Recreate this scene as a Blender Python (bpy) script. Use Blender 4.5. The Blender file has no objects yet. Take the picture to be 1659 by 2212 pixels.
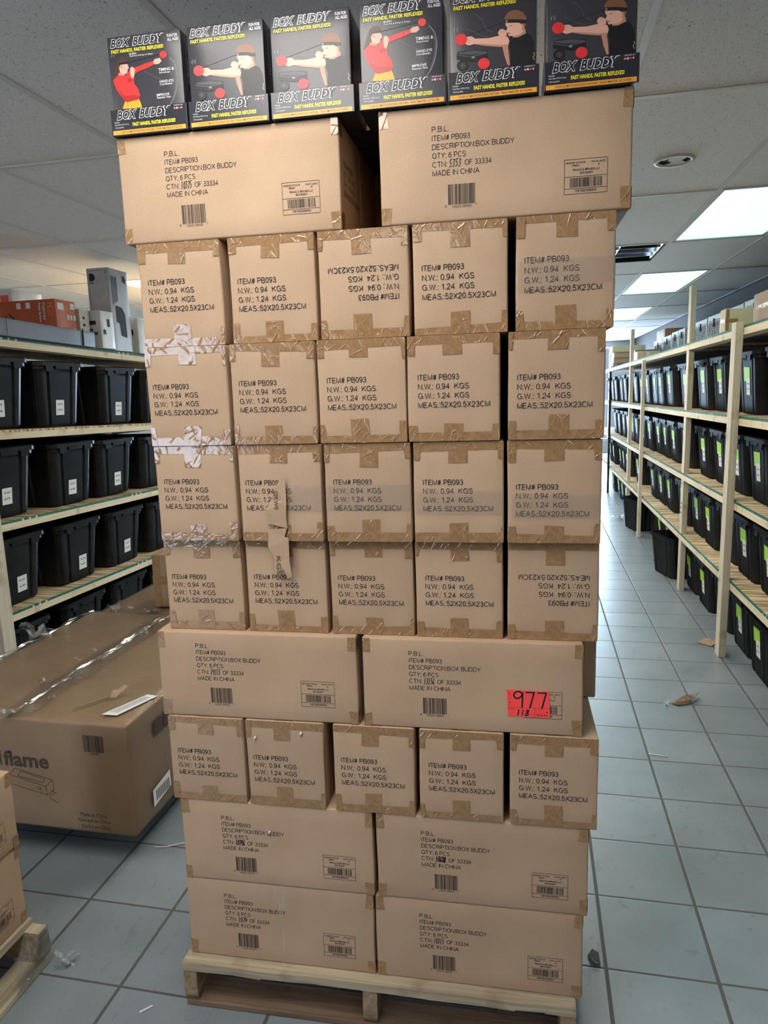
import bpy, bmesh, math, random
from mathutils import Vector, Matrix, noise
from mathutils.geometry import tessellate_polygon

S = bpy.context.scene
COL = S.collection
PI = math.pi

# ------------------------------------------------------------------ camera
cam = bpy.data.cameras.new('camera')
cam_o = bpy.data.objects.new('camera', cam)
COL.objects.link(cam_o)
cam.sensor_fit = 'HORIZONTAL'
cam.sensor_width = 36.0
cam.lens = 1514.337 * 36.0 / 1659.0
cam.clip_start = 0.02
R_, U_, F_ = (0.97830778, 0.20487745, -0.03064505), (-0.00551766, 0.17365001, 0.98479197), (-0.20708318, 0.96326056, -0.1710136)
cam_o.matrix_world = Matrix(((R_[0], U_[0], -F_[0], 0.0), (R_[1], U_[1], -F_[1], 0.0), (R_[2], U_[2], -F_[2], 1.658418), (0, 0, 0, 1)))
S.camera = cam_o

# ------------------------------------------------------------------ world, exposure, daylight
S.view_settings.view_transform = 'Standard'
S.view_settings.look = 'None'
S.view_settings.exposure = 0.06
S.view_settings.gamma = 1.0
S.view_settings.use_curve_mapping = False
W = bpy.data.worlds.new('world')
S.world = W
W.use_nodes = True
W.node_tree.nodes['Background'].inputs[0].default_value = (0.62, 0.78, 1.0, 1)
W.node_tree.nodes['Background'].inputs[1].default_value = 0.6
S.cycles.max_bounces = 7
S.cycles.diffuse_bounces = 4
S.cycles.glossy_bounces = 3
S.cycles.transparent_max_bounces = 10
S.cycles.caustics_reflective = False
S.cycles.caustics_refractive = False

LENS_STRENGTH = 1.7
LENS_COLOR = (0.46, 0.94, 1.0)
MID_FILL_STRENGTH = 16.0
SIDE_FILL_STRENGTH = 6.0
FILL_COLOR = (1.0, 0.975, 0.86)
NEAR_STRENGTH = 12.5
FRONT_STRENGTH = 7.5
WARM_STRENGTH = 24.0
NEAR_COLOR = (1.0, 0.955, 0.90)
WARM_COLOR = (1.0, 0.93, 0.78)


def area(name, loc, rot, sx, sy, power, color):
    l = bpy.data.lights.new(name, 'AREA')
    l.shape = 'RECTANGLE'
    l.size, l.size_y, l.energy, l.color = sx, sy, power, color
    o = bpy.data.objects.new(name, l)
    o.location, o.rotation_euler = loc, rot
    COL.objects.link(o)
    return o


# daylight behind the two shop windows: far end of the aisle, and behind the camera to the left
area('daylight_back', (0.3, 17.35, 1.45), (-PI / 2, 0, 0), 2.9, 2.2, 1250, (0.56, 0.78, 1.0))
area('daylight_front', (-3.45, -3.75, 1.40), (PI / 2, 0, 0), 1.6, 2.2, 130, (0.70, 0.81, 1.0))


# ------------------------------------------------------------------ materials
def nodes(name):
    m = bpy.data.materials.new(name)
    m.use_nodes = True
    nt = m.node_tree
    return m, nt, nt.nodes['Principled BSDF']


def N(nt, t, **kw):
    n = nt.nodes.new(t)
    for k, v in kw.items():
        if k.startswith('i_'):
            n.inputs[k[2:].replace('_', ' ')].default_value = v
        else:
            setattr(n, k, v)
    return n


def L(nt, a, b):
    nt.links.new(a, b)


def coords(nt, scale=(1, 1, 1), loc=(0, 0, 0)):
    tc = N(nt, 'ShaderNodeTexCoord')
    mp = N(nt, 'ShaderNodeMapping')
    mp.inputs['Scale'].default_value = scale
    mp.inputs['Location'].default_value = loc
    L(nt, tc.outputs['Object'], mp.inputs['Vector'])
    return mp.outputs['Vector']


def ramp(nt, fac, stops):
    r = N(nt, 'ShaderNodeValToRGB')
    e = r.color_ramp.elements
    while len(e) < len(stops):
        e.new(0.5)
    for el, (p, c) in zip(e, stops):
        el.position = p
        el.color = (c[0], c[1], c[2], 1)
    L(nt, fac, r.inputs['Fac'])
    return r.outputs['Color']


def bump(nt, bsdf, h, strength, dist=0.002):
    b = N(nt, 'ShaderNodeBump')
    b.inputs['Strength'].default_value = strength
    b.inputs['Distance'].default_value = dist
    L(nt, h, b.inputs['Height'])
    L(nt, b.outputs['Normal'], bsdf.inputs['Normal'])


def flat(name, col, rough=0.6, spec=0.4, metal=0.0):
    m, nt, b = nodes(name)
    b.inputs['Base Color'].default_value = (*col, 1)
    b.inputs['Roughness'].default_value = rough
    b.inputs['Specular IOR Level'].default_value = spec
    b.inputs['Metallic'].default_value = metal
    return m


def noisy(name, c1, c2, scale=(8, 8, 8), detail=4, rough=0.6, spec=0.4, bs=0.0, bd=0.002, lo=0.35, hi=0.65):
    m, nt, b = nodes(name)
    n = N(nt, 'ShaderNodeTexNoise', i_Scale=1.0, i_Detail=detail)
    L(nt, coords(nt, scale), n.inputs['Vector'])
    L(nt, ramp(nt, n.outputs['Fac'], [(lo, c1), (hi, c2)]), b.inputs['Base Color'])
    b.inputs['Roughness'].default_value = rough
    b.inputs['Specular IOR Level'].default_value = spec
    if bs:
        bump(nt, b, n.outputs['Fac'], bs, bd)
    return m


def cardboard(name, c1, c2):
    m, nt, b = nodes(name)
    v = coords(nt)
    n1 = N(nt, 'ShaderNodeTexNoise', i_Scale=420.0, i_Detail=3.0)
    n2 = N(nt, 'ShaderNodeTexNoise', i_Scale=5.0, i_Detail=3.0)
    L(nt, v, n1.inputs['Vector'])
    L(nt, v, n2.inputs['Vector'])
    mx = N(nt, 'ShaderNodeMix', data_type='FLOAT')
    mx.inputs[0].default_value = 0.45
    L(nt, n1.outputs['Fac'], mx.inputs[2])
    L(nt, n2.outputs['Fac'], mx.inputs[3])
    col = ramp(nt, mx.outputs[0], [(0.36, c1), (0.62, c2)])
    oi = N(nt, 'ShaderNodeObjectInfo')
    mr = N(nt, 'ShaderNodeMapRange')
    mr.inputs['To Min'].default_value = 0.95
    mr.inputs['To Max'].default_value = 1.05
    L(nt, oi.outputs['Random'], mr.inputs['Value'])
    hsv = N(nt, 'ShaderNodeHueSaturation')
    L(nt, mr.outputs['Result'], hsv.inputs['Value'])
    L(nt, col, hsv.inputs['Color'])
    L(nt, hsv.outputs['Color'], b.inputs['Base Color'])
    b.inputs['Roughness'].default_value = 0.72
    b.inputs['Specular IOR Level'].default_value = 0.25
    # faint vertical flutes plus paper grain
    w = N(nt, 'ShaderNodeTexWave', wave_type='BANDS', bands_direction='X', i_Scale=22.0, i_Distortion=0.4)
    L(nt, v, w.inputs['Vector'])
    ad = N(nt, 'ShaderNodeMath', operation='MULTIPLY_ADD')
    ad.inputs[1].default_value = 0.35
    L(nt, w.outputs['Fac'], ad.inputs[0])
    L(nt, n1.outputs['Fac'], ad.inputs[2])
    bump(nt, b, ad.outputs[0], 0.22, 0.0006)
    return m


def wood(name, c1, c2, axis, rough=0.75):
    sc = [55.0, 55.0, 55.0]
    sc[axis] = 2.2
    m, nt, b = nodes(name)
    v = coords(nt, sc)
    n = N(nt, 'ShaderNodeTexNoise', i_Scale=1.0, i_Detail=5.0, i_Distortion=0.6)
    L(nt, v, n.inputs['Vector'])
    k = N(nt, 'ShaderNodeTexNoise', i_Scale=9.0, i_Detail=2.0)
    L(nt, coords(nt), k.inputs['Vector'])
    kr = ramp(nt, k.outputs['Fac'], [(0.30, (0.62, 0.56, 0.5)), (0.42, (1, 1, 1))])
    cr = ramp(nt, n.outputs['Fac'], [(0.3, c1), (0.68, c2)])
    mx = N(nt, 'ShaderNodeMix', data_type='RGBA', blend_type='MULTIPLY')
    mx.inputs[0].default_value = 0.7
    L(nt, cr, mx.inputs[6])
    L(nt, kr, mx.inputs[7])
    L(nt, mx.outputs[2], b.inputs['Base Color'])
    b.inputs['Roughness'].default_value = rough
    b.inputs['Specular IOR Level'].default_value = 0.25
    bump(nt, b, n.outputs['Fac'], 0.5, 0.0015)
    return m


def film(name, base=0.10, tint=(0.9, 0.92, 0.95), rough=0.12, scale=(30, 30, 30), cover=0.35, bs=0.9, diffuse=0.0):
    """clear plastic: mostly see-through with glossy wrinkles"""
    m = bpy.data.materials.new(name)
    m.use_nodes = True
    nt = m.node_tree
    nt.nodes.clear()
    out = N(nt, 'ShaderNodeOutputMaterial')
    tr = N(nt, 'ShaderNodeBsdfTransparent')
    gl = N(nt, 'ShaderNodeBsdfPrincipled')
    gl.inputs['Base Color'].default_value = (*tint, 1)
    gl.inputs['Roughness'].default_value = rough
    gl.inputs['Specular IOR Level'].default_value = 0.8
    n = N(nt, 'ShaderNodeTexNoise', i_Scale=1.0, i_Detail=5.0, i_Distortion=1.4)
    L(nt, coords(nt, scale), n.inputs['Vector'])
    b = N(nt, 'ShaderNodeBump')
    b.inputs['Strength'].default_value = bs
    b.inputs['Distance'].default_value = 0.004
    L(nt, n.outputs['Fac'], b.inputs['Height'])
    L(nt, b.outputs['Normal'], gl.inputs['Normal'])
    gg = N(nt, 'ShaderNodeBsdfGlossy')
    gg.inputs['Roughness'].default_value = rough
    gg.inputs['Color'].default_value = (*tint, 1)
    L(nt, b.outputs['Normal'], gg.inputs['Normal'])
    fr = N(nt, 'ShaderNodeFresnel')
    L(nt, b.outputs['Normal'], fr.inputs['Normal'])
    fr.inputs['IOR'].default_value = 1.5
    ad = N(nt, 'ShaderNodeMath', operation='MULTIPLY_ADD', use_clamp=True)
    ad.inputs[1].default_value = cover * 3
    ad.inputs[2].default_value = base
    L(nt, fr.outputs['Fac'], ad.inputs[0])
    m1 = N(nt, 'ShaderNodeMixShader')
    L(nt, ad.outputs[0], m1.inputs[0])
    L(nt, tr.outputs[0], m1.inputs[1])
    L(nt, gg.outputs[0], m1.inputs[2])
    m2 = N(nt, 'ShaderNodeMixShader')
    m2.inputs[0].default_value = diffuse
    L(nt, m1.outputs[0], m2.inputs[1])
    L(nt, gl.outputs[0], m2.inputs[2])
    L(nt, m2.outputs[0], out.inputs['Surface'])
    return m


def emit(name, col, strength):
    m, nt, b = nodes(name)
    b.inputs['Base Color'].default_value = (0.8, 0.8, 0.8, 1)
    b.inputs['Emission Color'].default_value = (*col, 1)
    b.inputs['Emission Strength'].default_value = strength
    return m


M = {}
M['card'] = cardboard('corrugated_cardboard', (0.400, 0.272, 0.174), (0.497, 0.347, 0.228))
M['card_dark'] = cardboard('brown_cardboard', (0.285, 0.185, 0.105), (0.37, 0.245, 0.142))
M['card_pale'] = cardboard('pale_cardboard', (0.55, 0.44, 0.27), (0.66, 0.54, 0.35))
M['ink'] = flat('printed_ink', (0.028, 0.026, 0.030), 0.7, 0.2)
M['ink_brown'] = flat('brown_ink', (0.07, 0.045, 0.03), 0.7, 0.2)
M['marker'] = flat('marker_ink', (0.012, 0.011, 0.03), 0.5, 0.3)
M['paper'] = flat('white_paper', (0.72, 0.72, 0.70), 0.7, 0.3)
M['lot'] = flat('fluorescent_red_paper', (1.0, 0.085, 0.075), 0.6, 0.3)
M['lot_ink'] = flat('lot_ink', (0.45, 0.01, 0.01), 0.6, 0.3)


def tape_mat():
    m, nt, b = nodes('brown_packing_tape')
    v = coords(nt, (1, 1, 1))
    n = N(nt, 'ShaderNodeTexNoise', i_Scale=60.0, i_Detail=4.0, i_Distortion=1.0)
    L(nt, v, n.inputs['Vector'])
    L(nt, ramp(nt, n.outputs['Fac'], [(0.35, (0.270, 0.156, 0.074)), (0.65, (0.345, 0.208, 0.105))]), b.inputs['Base Color'])
    b.inputs['Roughness'].default_value = 0.09
    b.inputs['Specular IOR Level'].default_value = 0.62
    bump(nt, b, n.outputs['Fac'], 0.25, 0.002)
    return m


M['tape'] = tape_mat()
M['clear'] = film('clear_tape', base=0.0, cover=0.10, scale=(70, 70, 70), rough=0.12, bs=0.25, diffuse=0.07, tint=(0.85, 0.75, 0.66))
M['film'] = film('stretch_film', base=0.0, cover=0.16, scale=(4, 60, 60), rough=0.10, bs=1.0, diffuse=0.012)
M['crinkle'] = film('crinkled_film', base=0.03, cover=0.30, scale=(60, 60, 60), rough=0.08, bs=1.0, diffuse=0.04)
M['pine_x'] = wood('pine_x', (0.44, 0.33, 0.19), (0.60, 0.48, 0.30), 0)
M['pine_y'] = wood('pine_y', (0.60, 0.49, 0.32), (0.76, 0.65, 0.46), 1)
M['pine_z'] = wood('pine_z', (0.52, 0.45, 0.34), (0.66, 0.59, 0.46), 2)
M['old_x'] = wood('old_pallet_wood_x', (0.27, 0.215, 0.15), (0.50, 0.43, 0.30), 0)
M['old_y'] = wood('old_pallet_wood_y', (0.17, 0.115, 0.07), (0.36, 0.26, 0.16), 1)
M['osb'] = noisy('strand_board', (0.20, 0.11, 0.045), (0.66, 0.53, 0.33), (5, 45, 30), 4, 0.8, 0.2, 0.4, 0.002, .38, .60)
M['green_edge'] = noisy('green_board_edge', (0.006, 0.105, 0.075), (0.02, 0.17, 0.125), (40, 25, 40), 3, 0.7, 0.3)
M['stamp'] = flat('white_stamp', (0.55, 0.62, 0.58), 0.8, 0.2)


def plastic(name, c1, c2, gloss, rough):
    m = bpy.data.materials.new(name)
    m.use_nodes = True
    nt = m.node_tree
    nt.nodes.clear()
    out = N(nt, 'ShaderNodeOutputMaterial')
    n = N(nt, 'ShaderNodeTexNoise', i_Scale=9.0, i_Detail=5.0)
    L(nt, coords(nt), n.inputs['Vector'])
    d = N(nt, 'ShaderNodeBsdfDiffuse')
    L(nt, ramp(nt, n.outputs['Fac'], [(.35, c1), (.65, c2)]), d.inputs['Color'])
    gl = N(nt, 'ShaderNodeBsdfGlossy')
    gl.inputs['Roughness'].default_value = rough
    mx = N(nt, 'ShaderNodeMixShader')
    mx.inputs[0].default_value = gloss
    L(nt, d.outputs[0], mx.inputs[1])
    L(nt, gl.outputs[0], mx.inputs[2])
    L(nt, mx.outputs[0], out.inputs['Surface'])
    return m


M['tote'] = plastic('black_plastic', (0.009, 0.0092, 0.0105), (0.017, 0.0175, 0.0195), 0.033, 0.28)
M['lime'] = flat('lime_sticker', (0.33, 0.62, 0.035), 0.6, 0.3)
M['crate'] = flat('grey_crate_plastic', (0.28, 0.28, 0.29), 0.5, 0.4)
M['crate_shade'] = flat('crate_shade_fill', (0.045, 0.052, 0.058), 0.6, 0.3)
M['metal_frame'] = flat('white_enamel', (0.62, 0.63, 0.62), 0.4, 0.5)
M['mirror'] = flat('louver_mirror', (0.55, 0.57, 0.60), 0.18, 0.5, 1.0)
M['dark'] = flat('black_and_shade', (0.02, 0.02, 0.022), 0.9, 0.1)
M['lens'] = emit('light_lens', LENS_COLOR, LENS_STRENGTH)
M['lens_near'] = emit('near_light_lens', NEAR_COLOR, NEAR_STRENGTH)
M['lens_side_fill'] = emit('side_fill_lens', FILL_COLOR, SIDE_FILL_STRENGTH)
M['lens_mid_fill'] = emit('mid_fill_lens', FILL_COLOR, MID_FILL_STRENGTH)
M['lens_warm'] = emit('warm_light_lens', WARM_COLOR, WARM_STRENGTH)
M['lens_front'] = emit('front_light_lens', NEAR_COLOR, FRONT_STRENGTH)
M['wall'] = noisy('painted_wall', (0.50, 0.49, 0.46), (0.56, 0.55, 0.52), (3, 3, 3), 3, 0.8, 0.2)
M['wall_dark'] = noisy('shade_dark_wall', (0.022, 0.018, 0.015), (0.032, 0.026, 0.022), (3, 3, 3), 3, 0.8, 0.2)  # near-black brown stands in for shade along the right wall
M['grid'] = flat('ceiling_grid', (0.66, 0.65, 0.63), 0.6, 0.3)
M['black_card'] = flat('black_print', (0.040, 0.038, 0.046), 0.30, 0.5)
M['tray_card'] = flat('navy_black_print', (0.020, 0.021, 0.030), 0.28, 0.5)
P = {  # printed colours of the retail boxes
    'white': (0.72, 0.73, 0.74), 'blk': (0.008, 0.008, 0.010), 'yellow': (0.85, 0.75, 0.03), 'orange': (0.80, 0.36, 0.045),
    'red': (0.72, 0.035, 0.035), 'skin': (0.72, 0.40, 0.30), 'skin2': (0.50, 0.24, 0.16), 'hair': (0.23, 0.095, 0.045), 'hair2': (0.07, 0.035, 0.02),
    'grey': (0.20, 0.20, 0.22), 'mid': (0.072, 0.070, 0.082), 'band': (0.012, 0.012, 0.014), 'shorts': (0.90, 0.36, 0.03), 'redd': (0.42, 0.02, 0.02), 'pink': (0.75, 0.22, 0.25)}
PK = list(P)
PM = [flat('print_' + k, c, 0.36, 0.45) for k, c in P.items()]
PI_ = {k: i for i, k in enumerate(PK)}


def floor_mat():
    m, nt, b = nodes('grey_floor_tile')
    tc = N(nt, 'ShaderNodeTexCoord')
    sp = N(nt, 'ShaderNodeSeparateXYZ')
    L(nt, tc.outputs['Object'], sp.inputs[0])

    def mth(op, a, bb=None, c=None):
        n = N(nt, 'ShaderNodeMath', operation=op)
        for i, x in enumerate((a, bb, c)):
            if x is None:
                continue
            if isinstance(x, (int, float)):
                n.inputs[i].default_value = x
            else:
                L(nt, x, n.inputs[i])
        return n.outputs[0]
    T = 0.3028
    left = mth('LESS_THAN', sp.outputs[0], -0.85)
    gx = mth('ADD', mth('DIVIDE', mth('SUBTRACT', sp.outputs[0], 0.5177), T), mth('MULTIPLY', left, 0.5))
    gy = mth('DIVIDE', mth('SUBTRACT', sp.outputs[1], 1.8458), T)
    dx = mth('ABSOLUTE', mth('SUBTRACT', mth('FRACT', mth('ADD', gx, 0.5)), 0.5))
    dy = mth('ABSOLUTE', mth('SUBTRACT', mth('FRACT', mth('ADD', gy, 0.5)), 0.5))
    d = mth('MINIMUM', mth('MULTIPLY', dx, 0.92), mth('MULTIPLY', dy, 1.25))
    mr = N(nt, 'ShaderNodeMapRange', interpolation_type='SMOOTHSTEP')
    mr.inputs['From Min'].default_value = 0.012
    mr.inputs['From Max'].default_value = 0.020
    L(nt, d, mr.inputs['Value'])
    tile = mr.outputs['Result']
    n1 = N(nt, 'ShaderNodeTexNoise', i_Scale=3.2, i_Detail=5.0)
    n2 = N(nt, 'ShaderNodeTexNoise', i_Scale=260.0, i_Detail=2.0)
    L(nt, tc.outputs['Object'], n1.inputs['Vector'])
    L(nt, tc.outputs['Object'], n2.inputs['Vector'])
    mx = N(nt, 'ShaderNodeMix', data_type='FLOAT')
    mx.inputs[0].default_value = 0.4
    L(nt, n1.outputs['Fac'], mx.inputs[2])
    L(nt, n2.outputs['Fac'], mx.inputs[3])
    tcol = ramp(nt, mx.outputs[0], [(0.36, (0.168, 0.197, 0.215)), (0.64, (0.240, 0.274, 0.297))])
    # per-tile tint
    cmb = N(nt, 'ShaderNodeCombineXYZ')
    L(nt, mth('FLOOR', gx), cmb.inputs[0])
    L(nt, mth('FLOOR', gy), cmb.inputs[1])
    wn = N(nt, 'ShaderNodeTexWhiteNoise', noise_dimensions='2D')
    L(nt, cmb.outputs[0], wn.inputs['Vector'])
    hs = N(nt, 'ShaderNodeHueSaturation')
    L(nt, mth('MULTIPLY_ADD', wn.outputs['Value'], 0.12, 0.94), hs.inputs['Value'])
    L(nt, tcol, hs.inputs['Color'])
    # scuffs
    sc = N(nt, 'ShaderNodeTexNoise', i_Scale=1.0, i_Detail=6.0, i_Distortion=2.0)
    mp = N(nt, 'ShaderNodeMapping')
    mp.inputs['Scale'].default_value = (18, 9, 1)
    mp.inputs['Rotation'].default_value = (0, 0, 0.5)
    L(nt, tc.outputs['Object'], mp.inputs['Vector'])
    L(nt, mp.outputs['Vector'], sc.inputs['Vector'])
    scr = ramp(nt, sc.outputs['Fac'], [(0.30, (0.78, 0.78, 0.78)), (0.38, (1, 1, 1))])
    mm = N(nt, 'ShaderNodeMix', data_type='RGBA', blend_type='MULTIPLY')
    mm.inputs[0].default_value = 0.8
    L(nt, hs.outputs['Color'], mm.inputs[6])
    L(nt, scr, mm.inputs[7])
    fin = N(nt, 'ShaderNodeMix', data_type='RGBA')
    fin.inputs[6].default_value = (0.075, 0.072, 0.068, 1)
    L(nt, tile, fin.inputs[0])
    L(nt, mm.outputs[2], fin.inputs[7])
    L(nt, fin.outputs[2], b.inputs['Base Color'])
    rr = N(nt, 'ShaderNodeMapRange')
    rr.inputs['To Min'].default_value = 0.8
    rr.inputs['To Max'].default_value = 0.30
    L(nt, tile, rr.inputs['Value'])
    L(nt, rr.outputs['Result'], b.inputs['Roughness'])
    ad = mth('MULTIPLY_ADD', n2.outputs['Fac'], 0.12, tile)
    bump(nt, b, ad, 0.35, 0.003)
    return m


def ceiling_mat():
    m, nt, b = nodes('fissured_ceiling_tile')
    v = coords(nt, (210, 100, 1))
    n = N(nt, 'ShaderNodeTexNoise', i_Scale=1.0, i_Detail=2.0, i_Distortion=1.2)
    L(nt, v, n.inputs['Vector'])
    n2 = N(nt, 'ShaderNodeTexNoise', i_Scale=300.0, i_Detail=2.0)
    L(nt, coords(nt), n2.inputs['Vector'])
    pits = ramp(nt, n.outputs['Fac'], [(0.29, (0.22, 0.22, 0.22)), (0.38, (1, 1, 1))])  # shade inside the pits painted as darker colour, on top of the bump
    fine = ramp(nt, n2.outputs['Fac'], [(0.34, (0.70, 0.69, 0.68)), (0.60, (0.88, 0.87, 0.86))])
    mm = N(nt, 'ShaderNodeMix', data_type='RGBA', blend_type='MULTIPLY')
    mm.inputs[0].default_value = 0.85
    L(nt, fine, mm.inputs[6])
    L(nt, pits, mm.inputs[7])
    L(nt, mm.outputs[2], b.inputs['Base Color'])
    b.inputs['Roughness'].default_value = 0.9
    b.inputs['Specular IOR Level'].default_value = 0.15
    ad = N(nt, 'ShaderNodeMath', operation='ADD')
    L(nt, pits, ad.inputs[0])
    L(nt, n2.outputs['Fac'], ad.inputs[1])
    bump(nt, b, ad.outputs[0], 0.5, 0.003)
    return m


M['floor'] = floor_mat()
M['ceiling'] = ceiling_mat()


# ------------------------------------------------------------------ mesh helpers
class MB:
    def __init__(s):
        s.v, s.f, s.m = [], [], []

    def add(s, vs, fs, m=0):
        o = len(s.v)
        s.v += [tuple(p) for p in vs]
        for f in fs:
            s.f.append([i + o for i in f])
            s.m.append(m)

    def box(s, x0, y0, z0, x1, y1, z1, m=0, dz=0.0):
        """dz lifts the far (y1) end: a sloping board"""
        s.add([(x0, y0, z0), (x1, y0, z0), (x1, y1, z0 + dz), (x0, y1, z0 + dz), (x0, y0, z1), (x1, y0, z1), (x1, y1, z1 + dz), (x0, y1, z1 + dz)],
              [(0, 3, 2, 1), (4, 5, 6, 7), (0, 1, 5, 4), (1, 2, 6, 5), (2, 3, 7, 6), (3, 0, 4, 7)], m)

    def quad(s, a, b, c, d, m=0):
        s.add([a, b, c, d], [(0, 1, 2, 3)], m)

    def poly(s, pts, m=0):
        """planar or nearly planar polygon, any shape"""
        vs = [Vector(p) for p in pts]
        tr = tessellate_polygon([vs])
        nrm = Vector((0, 0, 0))
        for i in range(len(vs)):
            nrm += vs[i].cross(vs[(i + 1) % len(vs)])
        fs = []
        for t in tr:
            n = (vs[t[1]] - vs[t[0]]).cross(vs[t[2]] - vs[t[0]])
            fs.append(tuple(t) if n.dot(nrm) >= 0 else tuple(reversed(t)))
        s.add(vs, fs, m)

    def tube(s, pts, r, seg=6, m=0):
        pts = [Vector(p) for p in pts]
        rings = []
        for i, p in enumerate(pts):
            t = (pts[min(i + 1, len(pts) - 1)] - pts[max(i - 1, 0)]).normalized()
            a = t.orthogonal().normalized()
            b = t.cross(a)
            rings.append([p + (a * math.cos(2 * PI * k / seg) + b * math.sin(2 * PI * k / seg)) * r for k in range(seg)])
        vs = [q for g in rings for q in g]
        fs = []
        for i in range(len(pts) - 1):
            for k in range(seg):
                k2 = (k + 1) % seg
                fs.append((i * seg + k, i * seg + k2, (i + 1) * seg + k2, (i + 1) * seg + k))
        fs.append(tuple(reversed(range(seg))))
        fs.append(tuple((len(pts) - 1) * seg + k for k in range(seg)))
        s.add(vs, fs, m)

    def loft(s, rings, m=0, cap0=True, cap1=True):
        n = len(rings[0])
        vs = [q for g in rings for q in g]
        fs = []
        for i in range(len(rings) - 1):
            for k in range(n):
                k2 = (k + 1) % n
                fs.append((i * n + k, i * n + k2, (i + 1) * n + k2, (i + 1) * n + k))
        s.add(vs, fs, m)
        if cap0:
            s.poly([rings[0][k] for k in reversed(range(n))], m)
        if cap1:
            s.poly(rings[-1], m)

    def mesh(s, name, mats, smooth=False, bevel=0.0):
        me = bpy.data.meshes.new(name)
        me.from_pydata(s.v, [], s.f)
        for mt in (mats if isinstance(mats, (list, tuple)) else [mats]):
            me.materials.append(mt)
        me.polygons.foreach_set('material_index', s.m)
        if bevel:
            bm = bmesh.new()
            bm.from_mesh(me)
            bmesh.ops.remove_doubles(bm, verts=bm.verts, dist=1e-6)
            bmesh.ops.bevel(bm, geom=list(bm.edges), offset=bevel, segments=2, affect='EDGES', profile=0.6, clamp_overlap=True)
            bm.to_mesh(me)
            bm.free()
        if smooth:
            me.polygons.foreach_set('use_smooth', [True] * len(me.polygons))
        me.update()
        return me

    def build(s, name, mats, parent=None, loc=(0, 0, 0), rot=(0, 0, 0), smooth=False, bevel=0.0):
        return put(name, s.mesh(name, mats, smooth, bevel), parent, loc, rot)


def put(name, me, parent=None, loc=(0, 0, 0), rot=(0, 0, 0), scale=None):
    o = bpy.data.objects.new(name, me)
    COL.objects.link(o)
    o.location, o.rotation_euler = loc, rot
    if scale:
        o.scale = scale
    if parent:
        o.parent = parent
    return o


def tag(o, label, cat, group=None, kind=None):
    o['label'], o['category'] = label, cat
    if group:
        o['group'] = group
    if kind:
        o['kind'] = kind
    return o


def thing(name, label, cat, loc=(0, 0, 0), rz=0.0, group=None):
    o = bpy.data.objects.new(name, None)
    o.empty_display_size = 0.05
    COL.objects.link(o)
    o.location, o.rotation_euler = loc, (0, 0, rz)
    return tag(o, label, cat, group)


def structure(name, mb, mats, **kw):
    o = mb.build(name, mats, **kw)
    o['kind'] = 'structure'
    return o


def dup(root, loc, rz, label, group=None, scale=None, skip=()):
    r = root.copy()
    COL.objects.link(r)
    r.location, r.rotation_euler = loc, (0, 0, rz)
    if scale:
        r.scale = scale
    r['label'] = label
    if group:
        r['group'] = group
    for ch in root.children:
        if ch.name.split('.')[0] in skip:
            continue
        c = ch.copy()
        COL.objects.link(c)
        c.parent = r
        for g in ch.children:
            d = g.copy()
            COL.objects.link(d)
            d.parent = c
    return r


def rbox(w, d, h, r=0.004, n=5, amp=0.0, seed=0, bulge=0.0):
    """rounded, very slightly uneven carton; front face on y=0, base on z=0"""
    dims = (w, d, h)
    cs = [[0, r * 0.35, r] + [r + (q - 2 * r) * k / n for k in range(1, n)] + [q - r, q - r * 0.35, q] for q in dims]
    idx, vs, fs = {}, [], []

    def vid(i, j, k):
        key = (i, j, k)
        if key not in idx:
            p = [cs[0][i], cs[1][j], cs[2][k]]
            q = [min(max(p[a], r), dims[a] - r) for a in range(3)]
            dv = Vector(p) - Vector(q)
            if dv.length > 1e-9:
                p = Vector(q) + dv.normalized() * r
            p = Vector(p)
            if amp:
                nz = noise.noise(Vector((p.x * 6 + seed * 3.7, p.y * 6, p.z * 6 + seed))) * amp
                c = Vector((w / 2, d / 2, h / 2))
                e = Vector(((p.x - c.x) / w, (p.y - c.y) / d, (p.z - c.z) / h))
                ax = max(range(3), key=lambda a: abs(e[a]))
                if ax == 0 or (ax == 1 and e[1] > 0) or (ax == 2 and amp > .004):
                    p[ax] += nz * (1 if e[ax] > 0 else -1)
                if bulge and ax == 1 and e[1] < 0:
                    p[1] -= bulge * (1 - (2 * e[0]) ** 2) * (1 - (2 * e[2]) ** 2)
            idx[key] = len(vs)
            vs.append(tuple(p))
        return idx[key]
    m = n + 5 - 1
    K = len(cs[0]) - 1
    for a in range(K):
        for b in range(K):
            fs.append((vid(a, 0, b), vid(a + 1, 0, b), vid(a + 1, 0, b + 1), vid(a, 0, b + 1)))
            fs.append((vid(a, K, b), vid(a, K, b + 1), vid(a + 1, K, b + 1), vid(a + 1, K, b)))
            fs.append((vid(0, a, b), vid(0, a, b + 1), vid(0, a + 1, b + 1), vid(0, a + 1, b)))
            fs.append((vid(K, a, b), vid(K, a + 1, b), vid(K, a + 1, b + 1), vid(K, a, b + 1)))
            fs.append((vid(a, b, 0), vid(a, b + 1, 0), vid(a + 1, b + 1, 0), vid(a + 1, b, 0)))
            fs.append((vid(a, b, K), vid(a + 1, b, K), vid(a + 1, b + 1, K), vid(a, b + 1, K)))
    mb = MB()
    mb.add(vs, fs)
    return mb


# ------------------------------------------------------------------ lettering
_txt = {}


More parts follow.
